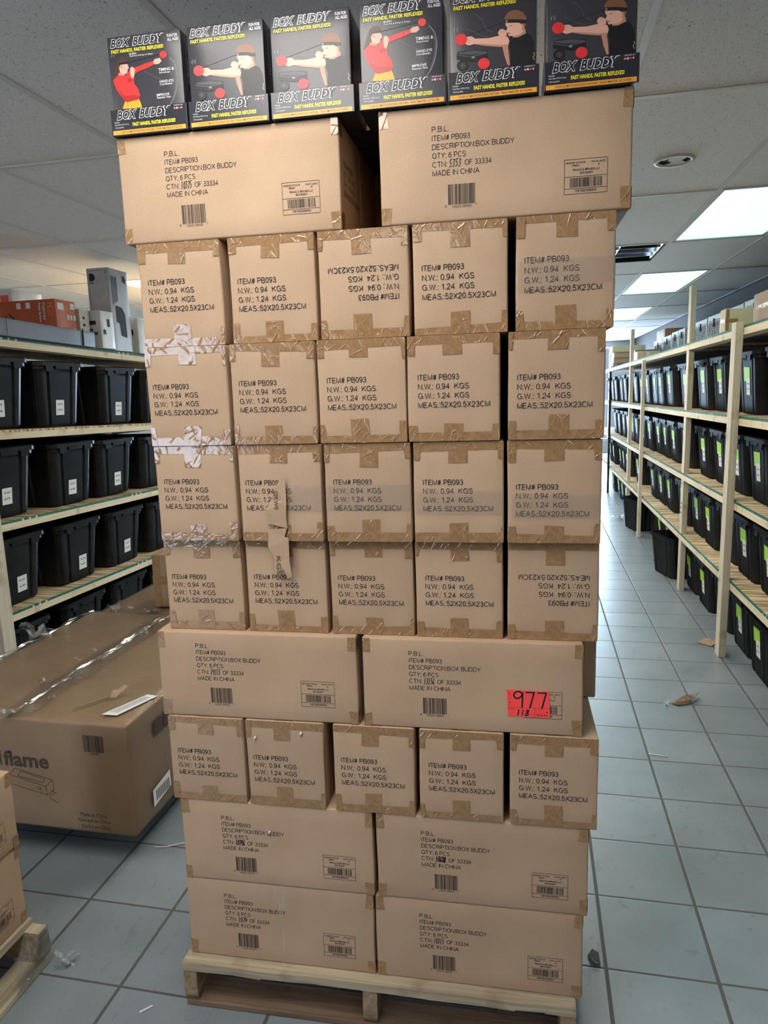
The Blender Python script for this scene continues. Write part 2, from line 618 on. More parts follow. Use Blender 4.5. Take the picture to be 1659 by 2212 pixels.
def glyphs(body, bold=0.0, shear=0.0, space=1.0):
    key = (body, bold, shear, space)
    if key not in _txt:
        cu = bpy.data.curves.new('t', 'FONT')
        cu.body, cu.size, cu.resolution_u = body, 1.0, 2
        cu.offset, cu.shear, cu.space_character = bold, shear, space
        o = bpy.data.objects.new('t', cu)
        me = bpy.data.meshes.new_from_object(o)
        vs = [(p.co.x, p.co.y) for p in me.vertices]
        fs = [tuple(p.vertices) for p in me.polygons]
        bpy.data.meshes.remove(me)
        bpy.data.objects.remove(o)
        bpy.data.curves.remove(cu)
        xs, ys = [p[0] for p in vs], [p[1] for p in vs]
        _txt[key] = (vs, fs, min(xs), max(xs), min(ys), max(ys))
    return _txt[key]


def text(mb, body, x, z, w, h, m=0, y=-0.0005, bold=0.0, shear=0.0, fn=None, pad=0.0, space=1.0):
    """letters fitted to w by h, top-left at (x, z) in the plane facing -y; pad keeps an outline concentric"""
    vs, fs, x0, x1, y0, y1 = glyphs(body, bold, shear, space)
    x, z, w, h = x - pad, z + pad, w + 2 * pad, h + 2 * pad
    out = []
    for a, b in vs:
        px, pz = x + (a - x0) / (x1 - x0) * w, z - h + (b - y0) / (y1 - y0) * h
        out.append(fn(px, pz, y) if fn else (px, y, pz))
    mb.add(out, fs, m)



# plain sans capitals and figures as even pen strokes (cap height 1): advance width, strokes
def _a(cx, cy, rx, ry, a0, a1, n=10):
    return [(cx + rx * math.cos(math.radians(a0 + (a1 - a0) * k / n)), cy + ry * math.sin(math.radians(a0 + (a1 - a0) * k / n))) for k in range(n + 1)]


SANS = {
    'A': (.68, [[(0, 0), (.34, 1), (.68, 0)], [(.11, .33), (.57, .33)]]),
    'B': (.60, [[(0, 0), (0, 1), (.32, 1)] + _a(.32, .76, .23, .24, 90, -90) + [(0, .52)], [(.32, .52)] + _a(.34, .26, .26, .26, 90, -90) + [(0, 0)]]),
    'C': (.68, [_a(.36, .5, .36, .5, 42, 318, 18)]),
    'D': (.66, [[(0, 0), (0, 1), (.28, 1)] + _a(.28, .5, .38, .5, 90, -90, 14) + [(0, 0)]]),
    'E': (.56, [[(.56, 0), (0, 0), (0, 1), (.55, 1)], [(0, .52), (.50, .52)]]),
    'F': (.54, [[(0, 0), (0, 1), (.54, 1)], [(0, .52), (.46, .52)]]),
    'G': (.72, [_a(.37, .5, .37, .5, 42, 360, 20)[:-3] + [(.72, .16), (.72, .47), (.42, .47)]]),
    'H': (.62, [[(0, 0), (0, 1)], [(.62, 0), (.62, 1)], [(0, .52), (.62, .52)]]),
    'I': (.02, [[(.01, 0), (.01, 1)]]),
    'K': (.62, [[(0, 0), (0, 1)], [(.60, 1), (0, .40)], [(.22, .62), (.62, 0)]]),
    'L': (.50, [[(0, 1), (0, 0), (.50, 0)]]),
    'M': (.74, [[(0, 0), (0, 1), (.37, .02), (.74, 1), (.74, 0)]]),
    'N': (.62, [[(0, 0), (0, 1), (.62, 0), (.62, 1)]]),
    'O': (.76, [_a(.38, .5, .38, .5, 90, 450, 24)]),
    'P': (.58, [[(0, 0), (0, 1), (.32, 1)] + _a(.32, .73, .26, .27, 90, -90) + [(0, .46)]]),
    'Q': (.76, [_a(.38, .5, .38, .5, 90, 450, 24), [(.46, .22), (.74, -.04)]]),
    'R': (.64, [[(0, 0), (0, 1), (.34, 1)] + _a(.34, .74, .26, .26, 90, -90) + [(0, .48)], [(.30, .48), (.42, .40), (.64, 0)]]),
    'S': (.60, [_a(.31, .745, .27, .255, 25, 215, 10) + [(.30, .52)] + _a(.31, .255, .29, .265, 60, -155, 12)]),
    'T': (.60, [[(0, 1), (.60, 1)], [(.30, 0), (.30, 1)]]),
    'U': (.62, [[(0, 1), (0, .34)] + _a(.31, .32, .31, .32, 180, 360, 12) + [(.62, 1)]]),
    'V': (.66, [[(0, 1), (.33, 0), (.66, 1)]]),
    'W': (.94, [[(0, 1), (.22, 0), (.47, .98), (.72, 0), (.94, 1)]]),
    'X': (.64, [[(0, 0), (.62, 1)], [(.02, 1), (.64, 0)]]),
    'Y': (.64, [[(0, 1), (.32, .44), (.64, 1)], [(.32, .44), (.32, 0)]]),
    '0': (.50, [_a(.25, .5, .25, .5, 90, 450, 20)]), '1': (.50, [[(.06, .78), (.20, .85), (.32, 1), (.32, 0)]]),
    '2': (.50, [[(.01, .70)] + _a(.25, .73, .23, .27, 170, -30, 10) + [(.36, .48), (.08, .18), (0, 0), (.50, 0)]]),
    '3': (.50, [_a(.24, .755, .20, .245, 160, -90, 10) + _a(.24, .26, .25, .26, 90, -165, 12)]),
    '4': (.52, [[(.38, 0), (.38, 1), (0, .28), (.52, .28)]]),
    '5': (.50, [[(.46, 1), (.10, 1), (.04, .50)] + _a(.24, .32, .26, .32, 135, -160, 14)]),
    '6': (.50, [_a(.27, .74, .20, .26, 25, 100, 5) + [(.10, .80), (.02, .52)] + _a(.255, .31, .24, .31, 180, 530, 18)]),
    '8': (.50, [_a(.25, .765, .20, .235, 90, 450, 16), _a(.25, .265, .25, .265, 90, 450, 16)]),
    '9': (.50, [_a(.23, .26, .20, .26, 205, 280, 5) + [(.40, .20), (.48, .48)] + _a(.245, .69, .24, .31, 0, 350, 18)]),
    '7': (.50, [[(0, 1), (.50, 1), (.26, .5), (.18, 0)]]),
    '#': (.54, [[(.10, 0), (.24, 1)], [(.32, 0), (.46, 1)], [(.0, .68), (.54, .68)], [(0, .32), (.54, .32)]]),
    '.': (.06, [[(.03, -.06), (.03, .06)]]), ':': (.06, [[(.03, -.06), (.03, .06)], [(.03, .56), (.03, .68)]]), ' ': (.16, [])}


def sans(mb, s_, x, z, w, h, m=0, y=-.0005, th=.125, gap=.20):
    """one line of lettering in even strokes, fitted to w by h, top-left at (x, z)"""
    tot = sum(SANS[c][0] + gap for c in s_) - gap
    sx = w / tot
    px = 0
    t2 = th / 2
    for c in s_:
        aw, sts = SANS[c]
        for pl in sts:
            if c in '.:':
                th_ = .135 / 2
            else:
                th_ = t2
            P_ = [Vector((p[0], p[1] * (1 - th) + th / 2 if c not in '.:' else p[1] + .06)) for p in pl]
            # work in metric units so the stroke stays even
            Q_ = [Vector(((px + p.x) * sx, p.y * h)) for p in P_]
            r = th_ * h
            n = len(Q_)
            lft, rgt = [], []
            closed = (Q_[0] - Q_[-1]).length < 1e-6
            for i in range(n):
                a = Q_[i - 1] if i > 0 else (Q_[-2] if closed else None)
                b = Q_[i + 1] if i < n - 1 else (Q_[1] if closed else None)
                d1 = (Q_[i] - a).normalized() if a is not None else None
                d2 = (b - Q_[i]).normalized() if b is not None else None
                if d1 is None:
                    d1 = d2
                if d2 is None:
                    d2 = d1
                n1, n2 = Vector((-d1.y, d1.x)), Vector((-d2.y, d2.x))
                nn = n1 + n2
                nn = nn.normalized() if nn.length > 1e-6 else n1
                k = min(1 / max(nn.dot(n1), .45), 2.2)
                lft.append(Q_[i] + nn * r * k)
                rgt.append(Q_[i] - nn * r * k)
            vs = []
            for a, b in zip(lft, rgt):
                vs += [(x + a.x, y, z - h + a.y), (x + b.x, y, z - h + b.y)]
            mb.add(vs, [(2 * i, 2 * i + 1, 2 * i + 3, 2 * i + 2) for i in range(n - 1)], m)
        px += aw + gap


def rect(mb, x0, z0, x1, z1, m=0, y=-0.0005):
    mb.quad((x0, y, z0), (x1, y, z0), (x1, y, z1), (x0, y, z1), m)


def barcode(mb, x, z, w, h, seed, m=0, n=34, y=-0.0005):
    rg = random.Random(seed)
    ws = [rg.choice((1, 1, 1, 2, 2, 3)) for _ in range(2 * n - 1)]
    t = sum(ws)
    px = x
    for i, q in enumerate(ws):
        qw = w * q / t
        if i % 2 == 0:
            rect(mb, px, z - h, px + qw, z, m, y)
        px += qw


DIG = {'0': [[(.3, 0), (.05, .3), (.05, .7), (.3, 1), (.5, .7), (.5, .3), (.3, 0)]], '1': [[(.2, 1), (.2, 0)]],
       '3': [[(.05, .95), (.45, .95), (.2, .58), (.45, .35), (.3, .03), (0, .08)]], '4': [[(.1, 1), (.02, .45), (.5, .45)], [(.42, .9), (.36, 0)]],
       '5': [[(.5, 1), (.12, .95), (.08, .58), (.4, .5), (.42, .15), (.05, 0)]], '6': [[(.4, 1), (.08, .5), (.1, .1), (.35, .02), (.45, .28), (.12, .38)]],
       '7': [[(.02, .95), (.5, .97), (.26, 0)]], '8': [[(.42, .9), (.28, 1), (.1, .92), (.1, .75), (.36, .45), (.44, .25), (.36, .05), (.22, 0), (.06, .08), (.04, .25), (.2, .48), (.42, .7), (.42, .9)]],
       '9': [[(.5, .88), (.38, .98), (.2, .99), (.07, .9), (.02, .75), (.08, .61), (.2, .55), (.36, .6), (.47, .72), (.53, .92), (.52, .5), (.5, 0)]]}


def strokes(mb, s_, x, z, w, h, th, m=0, y=-0.0009, slant=0.0, rg=None):
    """handwritten digits as ink ribbons; top-left at (x, z)"""
    cw = w / len(s_)
    for i, ch in enumerate(s_):
        for pl in DIG[ch]:
            pts = []
            j = rg.uniform(-.05, .05) if rg else 0
            for a, b in pl:
                pts.append(Vector((x + i * cw + (a * 1.45 + slant * (b - .5)) * cw, z - h + (b + j) * h)))
            for p, q in zip(pts, pts[1:]):
                d = (q - p)
                if d.length < 1e-6:
                    continue
                d.normalize()
                nn = Vector((-d.y, d.x)) * th / 2
                p2, q2 = p - d * th * .3, q + d * th * .3
                mb.quad((p2.x + nn.x, y, p2.y + nn.y), (p2.x - nn.x, y, p2.y - nn.y), (q2.x - nn.x, y, q2.y - nn.y), (q2.x + nn.x, y, q2.y + nn.y), m)


# ------------------------------------------------------------------ room shell
mb = MB()
mb.box(-7.2, -4.2, -0.12, 2.4, 17.6, 0.0)
structure('floor', mb, M['floor'])
CZ = 2.6
XL = [0.91 + 0.61 * k for k in range(-13, 3)]
YL = [-4.0, -2.68, -1.34, 0.0, 1.34, 2.68, 4.02, 5.37, 6.78, 8.34, 9.73, 11.66, 13.0, 14.6, 16.0, 17.4]


def xi(v):
    return min(range(len(XL)), key=lambda i: abs(XL[i] - v))


# (left x, near y row, lens kind); mid and side kinds are added, unseen fill
LIGHTS = [(0.91, 4, 0), (0.91, 6, 0), (0.91, 8, 0), (0.91, 10, 0), (0.91, 12, 0), (0.91, 2, 3), (-0.92, 3, 2), (-0.92, 1, 3), (-2.14, 3, 5),
          (-3.36, 7, 1), (-5.80, 6, 1), (-5.80, 8, 1), (-3.36, 10, 1), (-0.31, 5, 4), (-0.31, 7, 4), (-0.31, 9, 4), (-0.31, 11, 4), (-1.53, 6, 5), (-1.53, 8, 5)]
lset = {(xi(x), r) for x, r, w in LIGHTS}
vent = (xi(0.30), 7)
mb = MB()
g = MB()
for i in range(len(XL) - 1):
    for j in range(len(YL) - 1):
        if (i, j) in lset:
            continue
        x0, x1, y0, y1 = XL[i], XL[i + 1], YL[j], YL[j + 1]
        if (i, j) == vent:
            y0 = 6.10
        mb.box(x0, y0, CZ, x1, y1, CZ + 0.016)
for x in XL:
    g.box(x - 0.012, YL[0], CZ - 0.005, x + 0.012, YL[-1], CZ + 0.012)
for y in YL:
    g.box(XL[0], y - 0.012, CZ - 0.0045, XL[-1], y + 0.012, CZ + 0.012)
g.box(0.30, 6.09, CZ - 0.0045, 0.91, 6.11, CZ + 0.012)
structure('ceiling', mb, M['ceiling'])
structure('trim_1', g, M['grid'])
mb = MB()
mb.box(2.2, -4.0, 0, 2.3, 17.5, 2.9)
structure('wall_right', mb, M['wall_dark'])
mb = MB()
mb.box(-7.1, -4.0, 0, -7.0, 17.5, 2.9)
structure('wall_left', mb, M['wall'])


def wall_with_opening(name, y0, y1, ox0, ox1, oz0, oz1, mat='wall'):
    mb = MB()
    mb.box(-7.0, y0, 0, ox0, y1, 2.9)
    mb.box(ox1, y0, 0, 2.2, y1, 2.9)
    mb.box(ox0, y0, 0, ox1, y1, oz0)
    mb.box(ox0, y0, oz1, ox1, y1, 2.9)
    structure(name, mb, M[mat])


wall_with_opening('wall_back', 17.0, 17.12, -1.15, 1.75, 0.35, 2.5)
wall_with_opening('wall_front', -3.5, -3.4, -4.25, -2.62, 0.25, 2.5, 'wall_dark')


def window(name, x0, x1, z0, z1, y):
    fr = MB()
    t = 0.05
    fr.box(x0, y - .04, z0, x0 + t, y + .04, z1)
    fr.box(x1 - t, y - .04, z0, x1, y + .04, z1)
    fr.box(x0 + t, y - .04, z0, x1 - t, y + .04, z0 + t)
    fr.box(x0 + t, y - .04, z1 - t, x1 - t, y + .04, z1)
    for k in (1, 2):
        xm = x0 + (x1 - x0) * k / 3
        fr.box(xm - .022, y - .035, z0 + t, xm + .022, y + .035, z1 - t)
    o = structure(name, fr, M['metal_frame'])
    p = MB()
    p.box(x0 + t, y - .003, z0 + t, x1 - t, y + .003, z1 - t)
    p.build('pane', M['glass'], o)


mg = film('window_glass', base=0.02, cover=0.2, bs=0.0, rough=0.02, diffuse=0.0)
M['glass'] = mg
window('window_1', -1.15, 1.75, 0.35, 2.5, 17.06)
window('window_2', -4.25, -2.62, 0.25, 2.5, -3.45)

# ------------------------------------------------------------------ ceiling fixtures
LN = ['above the right rack near the camera', 'large and nearest in view on the right', 'second brightest behind the nearest one on the right', 'third along the right-hand line', 'fourth and farthest in the right-hand line', 'behind the camera on the right', 'overhead just before the carton tower', 'behind the camera on the left', 'added fill left of camera over near stack', 'behind the tall grey box',
      'over the far left aisle', 'deep in the far left aisle', 'far behind the left rack', 'added fill hidden just behind the carton tower', 'added fill hidden second behind the carton tower', 'added fill hidden third behind the carton tower', 'added fill hidden behind tower near back wall', 'added fill hidden left behind the carton tower', 'added fill hidden far left behind the carton tower']
for (lx, r, wm), ln in zip(LIGHTS, LN):
    x0, x1, y0, y1 = lx, lx + 0.61, YL[r], YL[r + 1]
    t = thing('ceiling_light', 'recessed fluorescent ceiling light with flat lens, ' + ln, 'ceiling light', ((x0 + x1) / 2, (y0 + y1) / 2, CZ + 0.003), 0, 'recessed ceiling lights')
    hx, hy = (x1 - x0) / 2 - .012, (y1 - y0) / 2 - .012
    f = MB()
    b = 0.022
    f.box(-hx, -hy, -.002, -hx + b, hy, .02)
    f.box(hx - b, -hy, -.002, hx, hy, .02)
    f.box(-hx + b, -hy, -.002, hx - b, -hy + b, .02)
    f.box(-hx + b, hy - b, -.002, hx - b, hy, .02)
    f.build('frame', M['metal_frame'], t)
    f = MB()
    f.box(-hx + b, -hy + b, .004, hx - b, hy - b, .010)
    f.build('lens', (M['lens'], M['lens_warm'], M['lens_near'], M['lens_front'], M['lens_mid_fill'], M['lens_side_fill'])[wm], t)

# unlit mirrored louver fixture
t = thing('louver_fixture', 'unlit mirrored louver fixture recessed in the ceiling right of the tower', 'ceiling fixture', (0.605, 5.735, CZ), 0)
f = MB()
f.box(-.29, -.35, .10, .29, .345, .11)
f.box(-.293, -.353, 0, -.283, .348, .10)
f.box(.283, -.353, 0, .293, .348, .10)
f.box(-.283, -.353, 0, .283, -.343, .10)
f.box(-.283, .338, 0, .283, .348, .10)
f.build('housing', M['dark'], t)
for k in range(2):
    f = MB()
    x0 = -.28 + .285 * k
    n = 8
    pts = [(x0 + .275 * i / n, .09 - .085 * (2 * i / n - 1) ** 2 - 0.0) for i in range(n + 1)]
    for (a, c), (a2, c2) in zip(pts, pts[1:]):
        f.quad((a, -.34, c), (a2, -.34, c2), (a2, .335, c2), (a, .335, c))
    f.build('reflector', M['mirror'], t, smooth=True)
for k in range(3):
    f = MB()
    y = -.18 + .17 * k
    f.box(-.283, y - .004, .005, .283, y + .004, .06)
    f.build('louver', M['mirror'], t)

# round recessed ring with torn tile in it
t = thing('ceiling_ring', 'round torn recessed ring in the ceiling tile right of the tower', 'ceiling fixture', (0.592, 3.44, CZ - .001), 0)
f = MB()
ring = []
for k in range(28):
    a = 2 * PI * k / 28
    ring.append((math.cos(a), math.sin(a)))
pr = [(.086, 0), (.083, -.007), (.068, -.007), (.064, .0)]
rg_ = [[(c * r_, s_ * r_, z) for c, s_ in ring] for r_, z in pr]
f.loft(rg_, 0, False, False)
f.build('ring', M['grid'], t, smooth=True)
f = MB()
f.poly([(c * .064, s_ * .064, -.0005) for c, s_ in ring][::-1])
f.build('shade_disc', M['dark'], t)  # flat dark disc on the tile paints the shade of the hollow
f = MB()
rg = random.Random(4)
f.poly([(-.02, -.062, -.003), (.045, -.045, -.003), (.03, .0, -.003), (.055, .03, -.003), (.03, .055, -.003), (-.035, .05, -.003), (-.01, .02, -.003), (-.03, -.01, -.003)][::-1])
f.poly([(-.06, -.02, -.002), (-.03, -.055, -.002), (-.02, -.04, -.002), (-.045, -.01, -.002)][::-1])
f.build('torn_tile_scrap', M['ceiling'], t)

# ------------------------------------------------------------------ pallets
def pallet(label, loc, rz, Lx, Dy, h, mats, seed, inset=0.0, group='wooden pallets'):
    t = thing('wooden_pallet', label, 'pallet', loc, rz, group)
    rg = random.Random(seed)
    dk = 0.020
    nb = 7
    bw = 0.098
    for k in range(nb):
        y0 = inset + (Dy - bw - inset) * k / (nb - 1)
        m_ = MB()
        n = 14
        top, bot = [], []
        for i in range(n + 1):
            x = Lx * i / n
            e = rg.uniform(-.003, .003)
            top.append((x, y0 + e))
            bot.append((x, y0 + bw + rg.uniform(-.003, .003)))
        for i in range(n):
            zt = h + rg.uniform(-.0008, .0)
            (xa, ya), (xb, yb) = top[i], top[i + 1]
            (xc, yc), (xd, yd) = bot[i + 1], bot[i]
            lo = h - dk - (rg.uniform(0, .004) if k == 0 else 0)
            m_.add([(xa, ya, lo), (xb, yb, lo), (xc, yc, lo), (xd, yd, lo), (xa, ya, h), (xb, yb, h), (xc, yc, h), (xd, yd, h)],
                   [(0, 3, 2, 1), (4, 5, 6, 7), (0, 1, 5, 4), (2, 3, 7, 6)] + ([(3, 0, 4, 7)] if i == 0 else []) + ([(1, 2, 6, 5)] if i == n - 1 else []))
        m_.build('deck_board', mats[0], t)
    for k in range(3):
        x0 = (Lx - .038) * k / 2
        m_ = MB()
        # rounded, worn stringer end
        prof = [(0.012, .018), (0.002, .035), (0.0, .06), (.004, h - dk)]
        pr = [(a, b) for a, b in prof] + [(Dy, h - dk), (Dy, .018)]
        m_.loft([[(x0, a, b) for a, b in pr][::-1], [(x0 + .038, a, b) for a, b in pr][::-1]])
        m_.build('stringer', mats[1], t)
    for k in range(3):
        m_ = MB()
        y0 = (Dy - .09) * k / 2 + .004
        m_.box(0.002, y0, 0, Lx - .002, y0 + .09, .0175)
        m_.build('bottom_board', mats[2], t, bevel=.003)
    return t


TY = 0.0306
CT, ST = math.cos(TY), math.sin(TY)


def tw(x, y, z):
    return (CT * x - ST * y, ST * x + CT * y, z)


M['old_dark'] = wood('dark_pallet_wood', (0.10, 0.065, 0.045), (0.26, 0.17, 0.11), 0)
pallet('worn wooden pallet under the tall carton tower', tw(-0.882, 1.545, 0), TY, 1.042, 1.14, 0.138, (M['old_x'], M['old_y'], M['old_dark']), 3)
pallet('wooden pallet under the film-wrapped big carton on the left', (-2.25, 2.34, 0), 0, 0.74, 1.10, 0.128, (M['old_x'], M['old_y'], M['old_dark']), 5)
pallet('plastic-wrapped wooden pallet corner at the lower left edge', (-1.405, 0.55, 0), PI / 2, 1.045, 0.9, 0.138, (M['old_x'], M['old_x'], M['old_x']), 7, .055)

# ------------------------------------------------------------------ carton tower
SMALL = (('ITEM# PB093', 0.0905), ('N.W.: 0.94  KGS', 0.112), ('G.W.: 1.24  KGS', 0.1125), ('MEAS.:52X20.5X23CM', 0.158))


def small_print():
    mb = MB()
    for k, (s_, w) in enumerate(SMALL):
        sans(mb, s_, 0, -0.0203 * k, w, 0.0126)
    return mb.mesh('printed_text', M['ink'])


def large_print():
    mb = MB()
    for k, (s_, x, w) in enumerate((('P.B.L.', 0, .0355), ('ITEM# PB093', 0, .079), ('DESCRIPTION:BOX BUDDY', 0, .170), ('QTY: 6 PCS', 0, .070), ('CTN:', 0, .030), ('MADE IN CHINA', 0, .098))):
        sans(mb, s_, x, -0.0174 * k, w, 0.0112)
    sans(mb, 'OF 33334', 0.0685, -0.0174 * 4, 0.055, 0.0112)
    return mb.mesh('printed_text', M['ink'])


def barcode_print():
    mb = MB()
    barcode(mb, 0, 0, 0.057, 0.041, 5)
    sans(mb, '8', -.007, -.0405, .0033, .0052)
    sans(mb, '10025 09093', .008, -.0425, .041, .0052)
    sans(mb, '7', .0585, -.0405, .0033, .0052)
    return mb.mesh('barcode', M['ink'])


def label_print():
    """outlined shipping label, origin at its top left"""
    mb = MB()
    w, h, t = 0.0865, 0.067, 0.0009
    for z in (0, -.0335, -.0565, -h):
        rect(mb, 0, z - t, w, z)
    rect(mb, 0, -h, t, 0)
    rect(mb, w - t, -h, w, 0)
    sans(mb, 'VENDOR STOCK#', .003, -.005, .039, .0040, th=.16)
    sans(mb, 'PB093', .0165, -.0105, .013, .0040, th=.16)
    sans(mb, 'PACK UNITS', .055, -.005, .027, .0040, th=.16)
    sans(mb, '6', .0675, -.0105, .0025, .0042, th=.16)
    sans(mb, 'PINNACLE BRANDS LLC', .018, -.0185, .053, .0046, th=.16)
    sans(mb, 'BOX BUDDY', .032, -.0250, .026, .0044, th=.16)
    barcode(mb, .012, -.0362, .0635, .0185, 11, n=38)
    sans(mb, '10810025090934', .022, -.0590, .043, .0050, th=.15)
    return mb.mesh('shipping_label', M['ink'])


ME_S, ME_L, ME_B, ME_LAB = small_print(), large_print(), barcode_print(), label_print()


def ridge_fn(rg, x0, x1, z0, z1, n):
    """sum of narrow random creases"""
    segs = []
    for _ in range(n):
        cx, cz = rg.uniform(x0, x1), rg.uniform(z0, z1)
        a = rg.choice((rg.uniform(.6, 1.2), rg.uniform(1.9, 2.5), rg.uniform(0, PI)))
        l = rg.uniform(.005, .020)
        segs.append((cx - math.cos(a) * l, cz - math.sin(a) * l, cx + math.cos(a) * l, cz + math.sin(a) * l, rg.uniform(.0005, .0012), rg.uniform(.0007, .0013)))

    def f(x, z):
        h = 0
        for ax, az, bx, bz, A, sg in segs:
            dx, dz = bx - ax, bz - az
            t = max(0, min(1, ((x - ax) * dx + (z - az) * dz) / (dx * dx + dz * dz)))
            d2 = (x - ax - t * dx) ** 2 + (z - az - t * dz) ** 2
            if d2 < 16 * sg * sg:
                h += A * math.exp(-d2 / (sg * sg)) * (1 - abs(2 * t - 1) ** 3)
        return min(h, .0022)
    return f


def tape_piece(mb, pts, eps, rf, step=.0010, jag=None, rg=None):
    """piece of tape over quad (bl, br, tr, tl) in x,z; creased grid; jag = edge with torn teeth"""
    (ax, az), (bx, bz), (cx, cz), (dx, dz) = pts
    nu = max(2, int(max(abs(bx - ax), abs(cx - dx)) / step))
    nv = max(2, int(max(abs(dz - az), abs(cz - bz)) / step))
    o = len(mb.v)
    for j in range(nv + 1):
        v = j / nv
        for i in range(nu + 1):
            u = i / nu
            x = (ax * (1 - u) + bx * u) * (1 - v) + (dx * (1 - u) + cx * u) * v
            z = (az * (1 - u) + bz * u) * (1 - v) + (dz * (1 - u) + cz * u) * v
            if jag == 'b' and j == 0:
                z += (.0011 if i % 2 else -.0004)
            if jag == 't' and j == nv:
                z += (-.0011 if i % 2 else .0004)
            mb.v.append((x, -eps - rf(x, z), z))
    for j in range(nv):
        for i in range(nu):
            mb.f.append([o + j * (nu + 1) + i, o + j * (nu + 1) + i + 1, o + (j + 1) * (nu + 1) + i + 1, o + (j + 1) * (nu + 1) + i])
            mb.m.append(0)


def end_tapes(t, w, h, seed, heavy=1.0):
    rg = random.Random(seed)
    c = w * rg.uniform(.47, .53)
    for name, top in (('tape_strip', True), ('tape_strip', False)):
        mb = MB()
        n = int(rg.uniform(12, 26) * heavy)
        zz = (lambda z: h - z) if top else (lambda z: z)
        s1, s2 = rg.uniform(.015, .024), rg.uniform(.015, .024)
        r1 = ridge_fn(rg, 0, w, *sorted((zz(0), zz(.024))), n)
        tl = rg.uniform(.040, .056)
        hw = .0215
        sh = rg.uniform(-.003, .003)
        j = 'b' if top else 't'

        def q(x0, x1, d0, d1):
            return [(x0, zz(d0)), (x1, zz(d1)), (x1, zz(0.0006)), (x0, zz(0.0006))] if top else [(x0, zz(0.0006)), (x1, zz(0.0006)), (x1, zz(d1)), (x0, zz(d0))]
        tape_piece(mb, q(.0015, w - .0015, s1, s2), .0006, r1)
        r2 = ridge_fn(rg, c - hw, c + hw, *sorted((zz(0), zz(tl))), rg.choice((2, 4, 8)))
        tape_piece(mb, [(c - hw + sh, zz(tl)), (c + hw + sh, zz(tl + rg.uniform(-.002, .002))), (c + hw, zz(.001)), (c - hw, zz(.001))] if top else
                   [(c - hw, zz(.001)), (c + hw, zz(.001)), (c + hw + sh, zz(tl + rg.uniform(-.002, .002))), (c - hw + sh, zz(tl))], .0011, r2, jag=j)
        for side in (0, 1):
            if rg.random() < .15:
                continue
            cw, cl = rg.uniform(.012, .021), rg.uniform(.036, .05)
            sl = rg.uniform(-.002, .006)
            a, b_ = (.0012, cw) if side == 0 else (w - cw, w - .0012)
            a2, b2 = (a, b_ - sl) if side == 0 else (a + sl, b_)
            r3 = ridge_fn(rg, a, b_, *sorted((zz(0), zz(cl))), rg.choice((2, 3, 5)))
            tape_piece(mb, [(a2, zz(cl)), (b2, zz(cl)), (b_, zz(.001)), (a, zz(.001))] if top else [(a, zz(.001)), (b_, zz(.001)), (b2, zz(cl)), (a2, zz(cl))], .0016, r3, jag=j)
        mb.build('tape_strip', M['tape'], t, smooth=True)


def corner_tapes(t, w, h, seed, which='1111'):
    rg = random.Random(seed)
    for k, on in enumerate(which):
        mb = MB()
        cw, cl = rg.uniform(.017, .022), rg.uniform(.034, .045)
        sl = rg.uniform(0, .006)
        if on == '0':
            continue
        left, top = k % 2 == 0, k < 2
        a, b_ = (.001, cw) if left else (w - cw, w - .001)
        a2, b2 = (a, b_ + sl) if left else (a - sl, b_)
        r3 = ridge_fn(rg, a, b_, *((h - cl, h) if top else (0, cl)), 3)
        tape_piece(mb, [(a2, h - cl), (b2, h - cl), (b_, h - .001), (a, h - .001)] if top else [(a, .001), (b_, .001), (b2, cl), (a2, cl)], .0007, r3, jag='b' if top else 't')
        # wrap round the side of the carton
        x = -.0008 if left else w + .0008
        za, zb = (h - cl, h - .002) if top else (.002, cl)
        q = [(x, .002, za), (x, .03, za), (x, .03, zb), (x, .002, zb)]
        mb.quad(*(q if not left else q[::-1]))
        mb.build('corner_tape', M['tape'], t, smooth=True)


def carton(w, d, h, loc, rz, label, seed, r=.005, amp=.0022, bulge=.0, group='brown cartons stacked on the pallet', cat='carton', mat='card'):
    t = thing('cardboard_carton', label, cat, loc, rz, group)
    rbox(w, d, h, r, 6, amp, seed, bulge).build('box_shell', M[mat], t, smooth=True)
    return t


def flaps(t, w, d, h):
    """seam of the closed top flaps"""
    mb = MB()
    mb.box(.004, d / 2 - .0012, h, w - .004, d / 2 + .0012, h + .0006)
    mb.build('flap_seam', M['ink_brown'], t)


ROWS = {  # level: y, z, h, xs, (text dx, dz)
    1: (1.581, .138, .2352, [-.869, -.344], [(.108, .195), (.115, .195)]),
    2: (1.579, .374, .2352, [-.864, -.335], [(.113, .192), (.115, .195)]),
    3: (1.577, .610, .2330, [-.878, -.666, -.437, -.22, -.001], [(.022, .144), (.018, .138), (.02, .146), (.024, .147), (.022, .144)]),
    4: (1.581, .844, .2275, [-.889, -.354], [(.103, .197), (.114, .197)]),
    5: (1.602, 1.072, .2342, [-.861, -.645, -.431, -.222, -.006], [(.017, .144), (.02, .147), (.02, .148), (.024, .151), (.183, .084)]),
    6: (1.585, 1.307, .2332, [-.856, -.642, -.429, -.219, -.007], [(.021, .153), (.017, .149), (.021, .149), (.022, .147), (.02, .135)]),
    7: (1.581, 1.541, .2332, [-.857, -.644, -.434, -.227, -.005], [(.016, .147), (.02, .149), (.022, .149), (.024, .149), (.02, .142)]),
    8: (1.591, 1.775, .2352, [-.859, -.635, -.424, -.21, .011], [(.023, .154), (.02, .145), (.181, .082), (.02, .149), (.019, .152)]),
    9: (1.591, 2.011, .2312, [-.885, -.277], [(.114, .194), (.114, .191)])}
HAND = {(9, 0): '10375', (9, 1): '5353', (4, 0): '14113', (4, 1): '13156', (2, 0): '10746', (2, 1): '10608', (1, 0): '1074', (1, 1): '10315'}
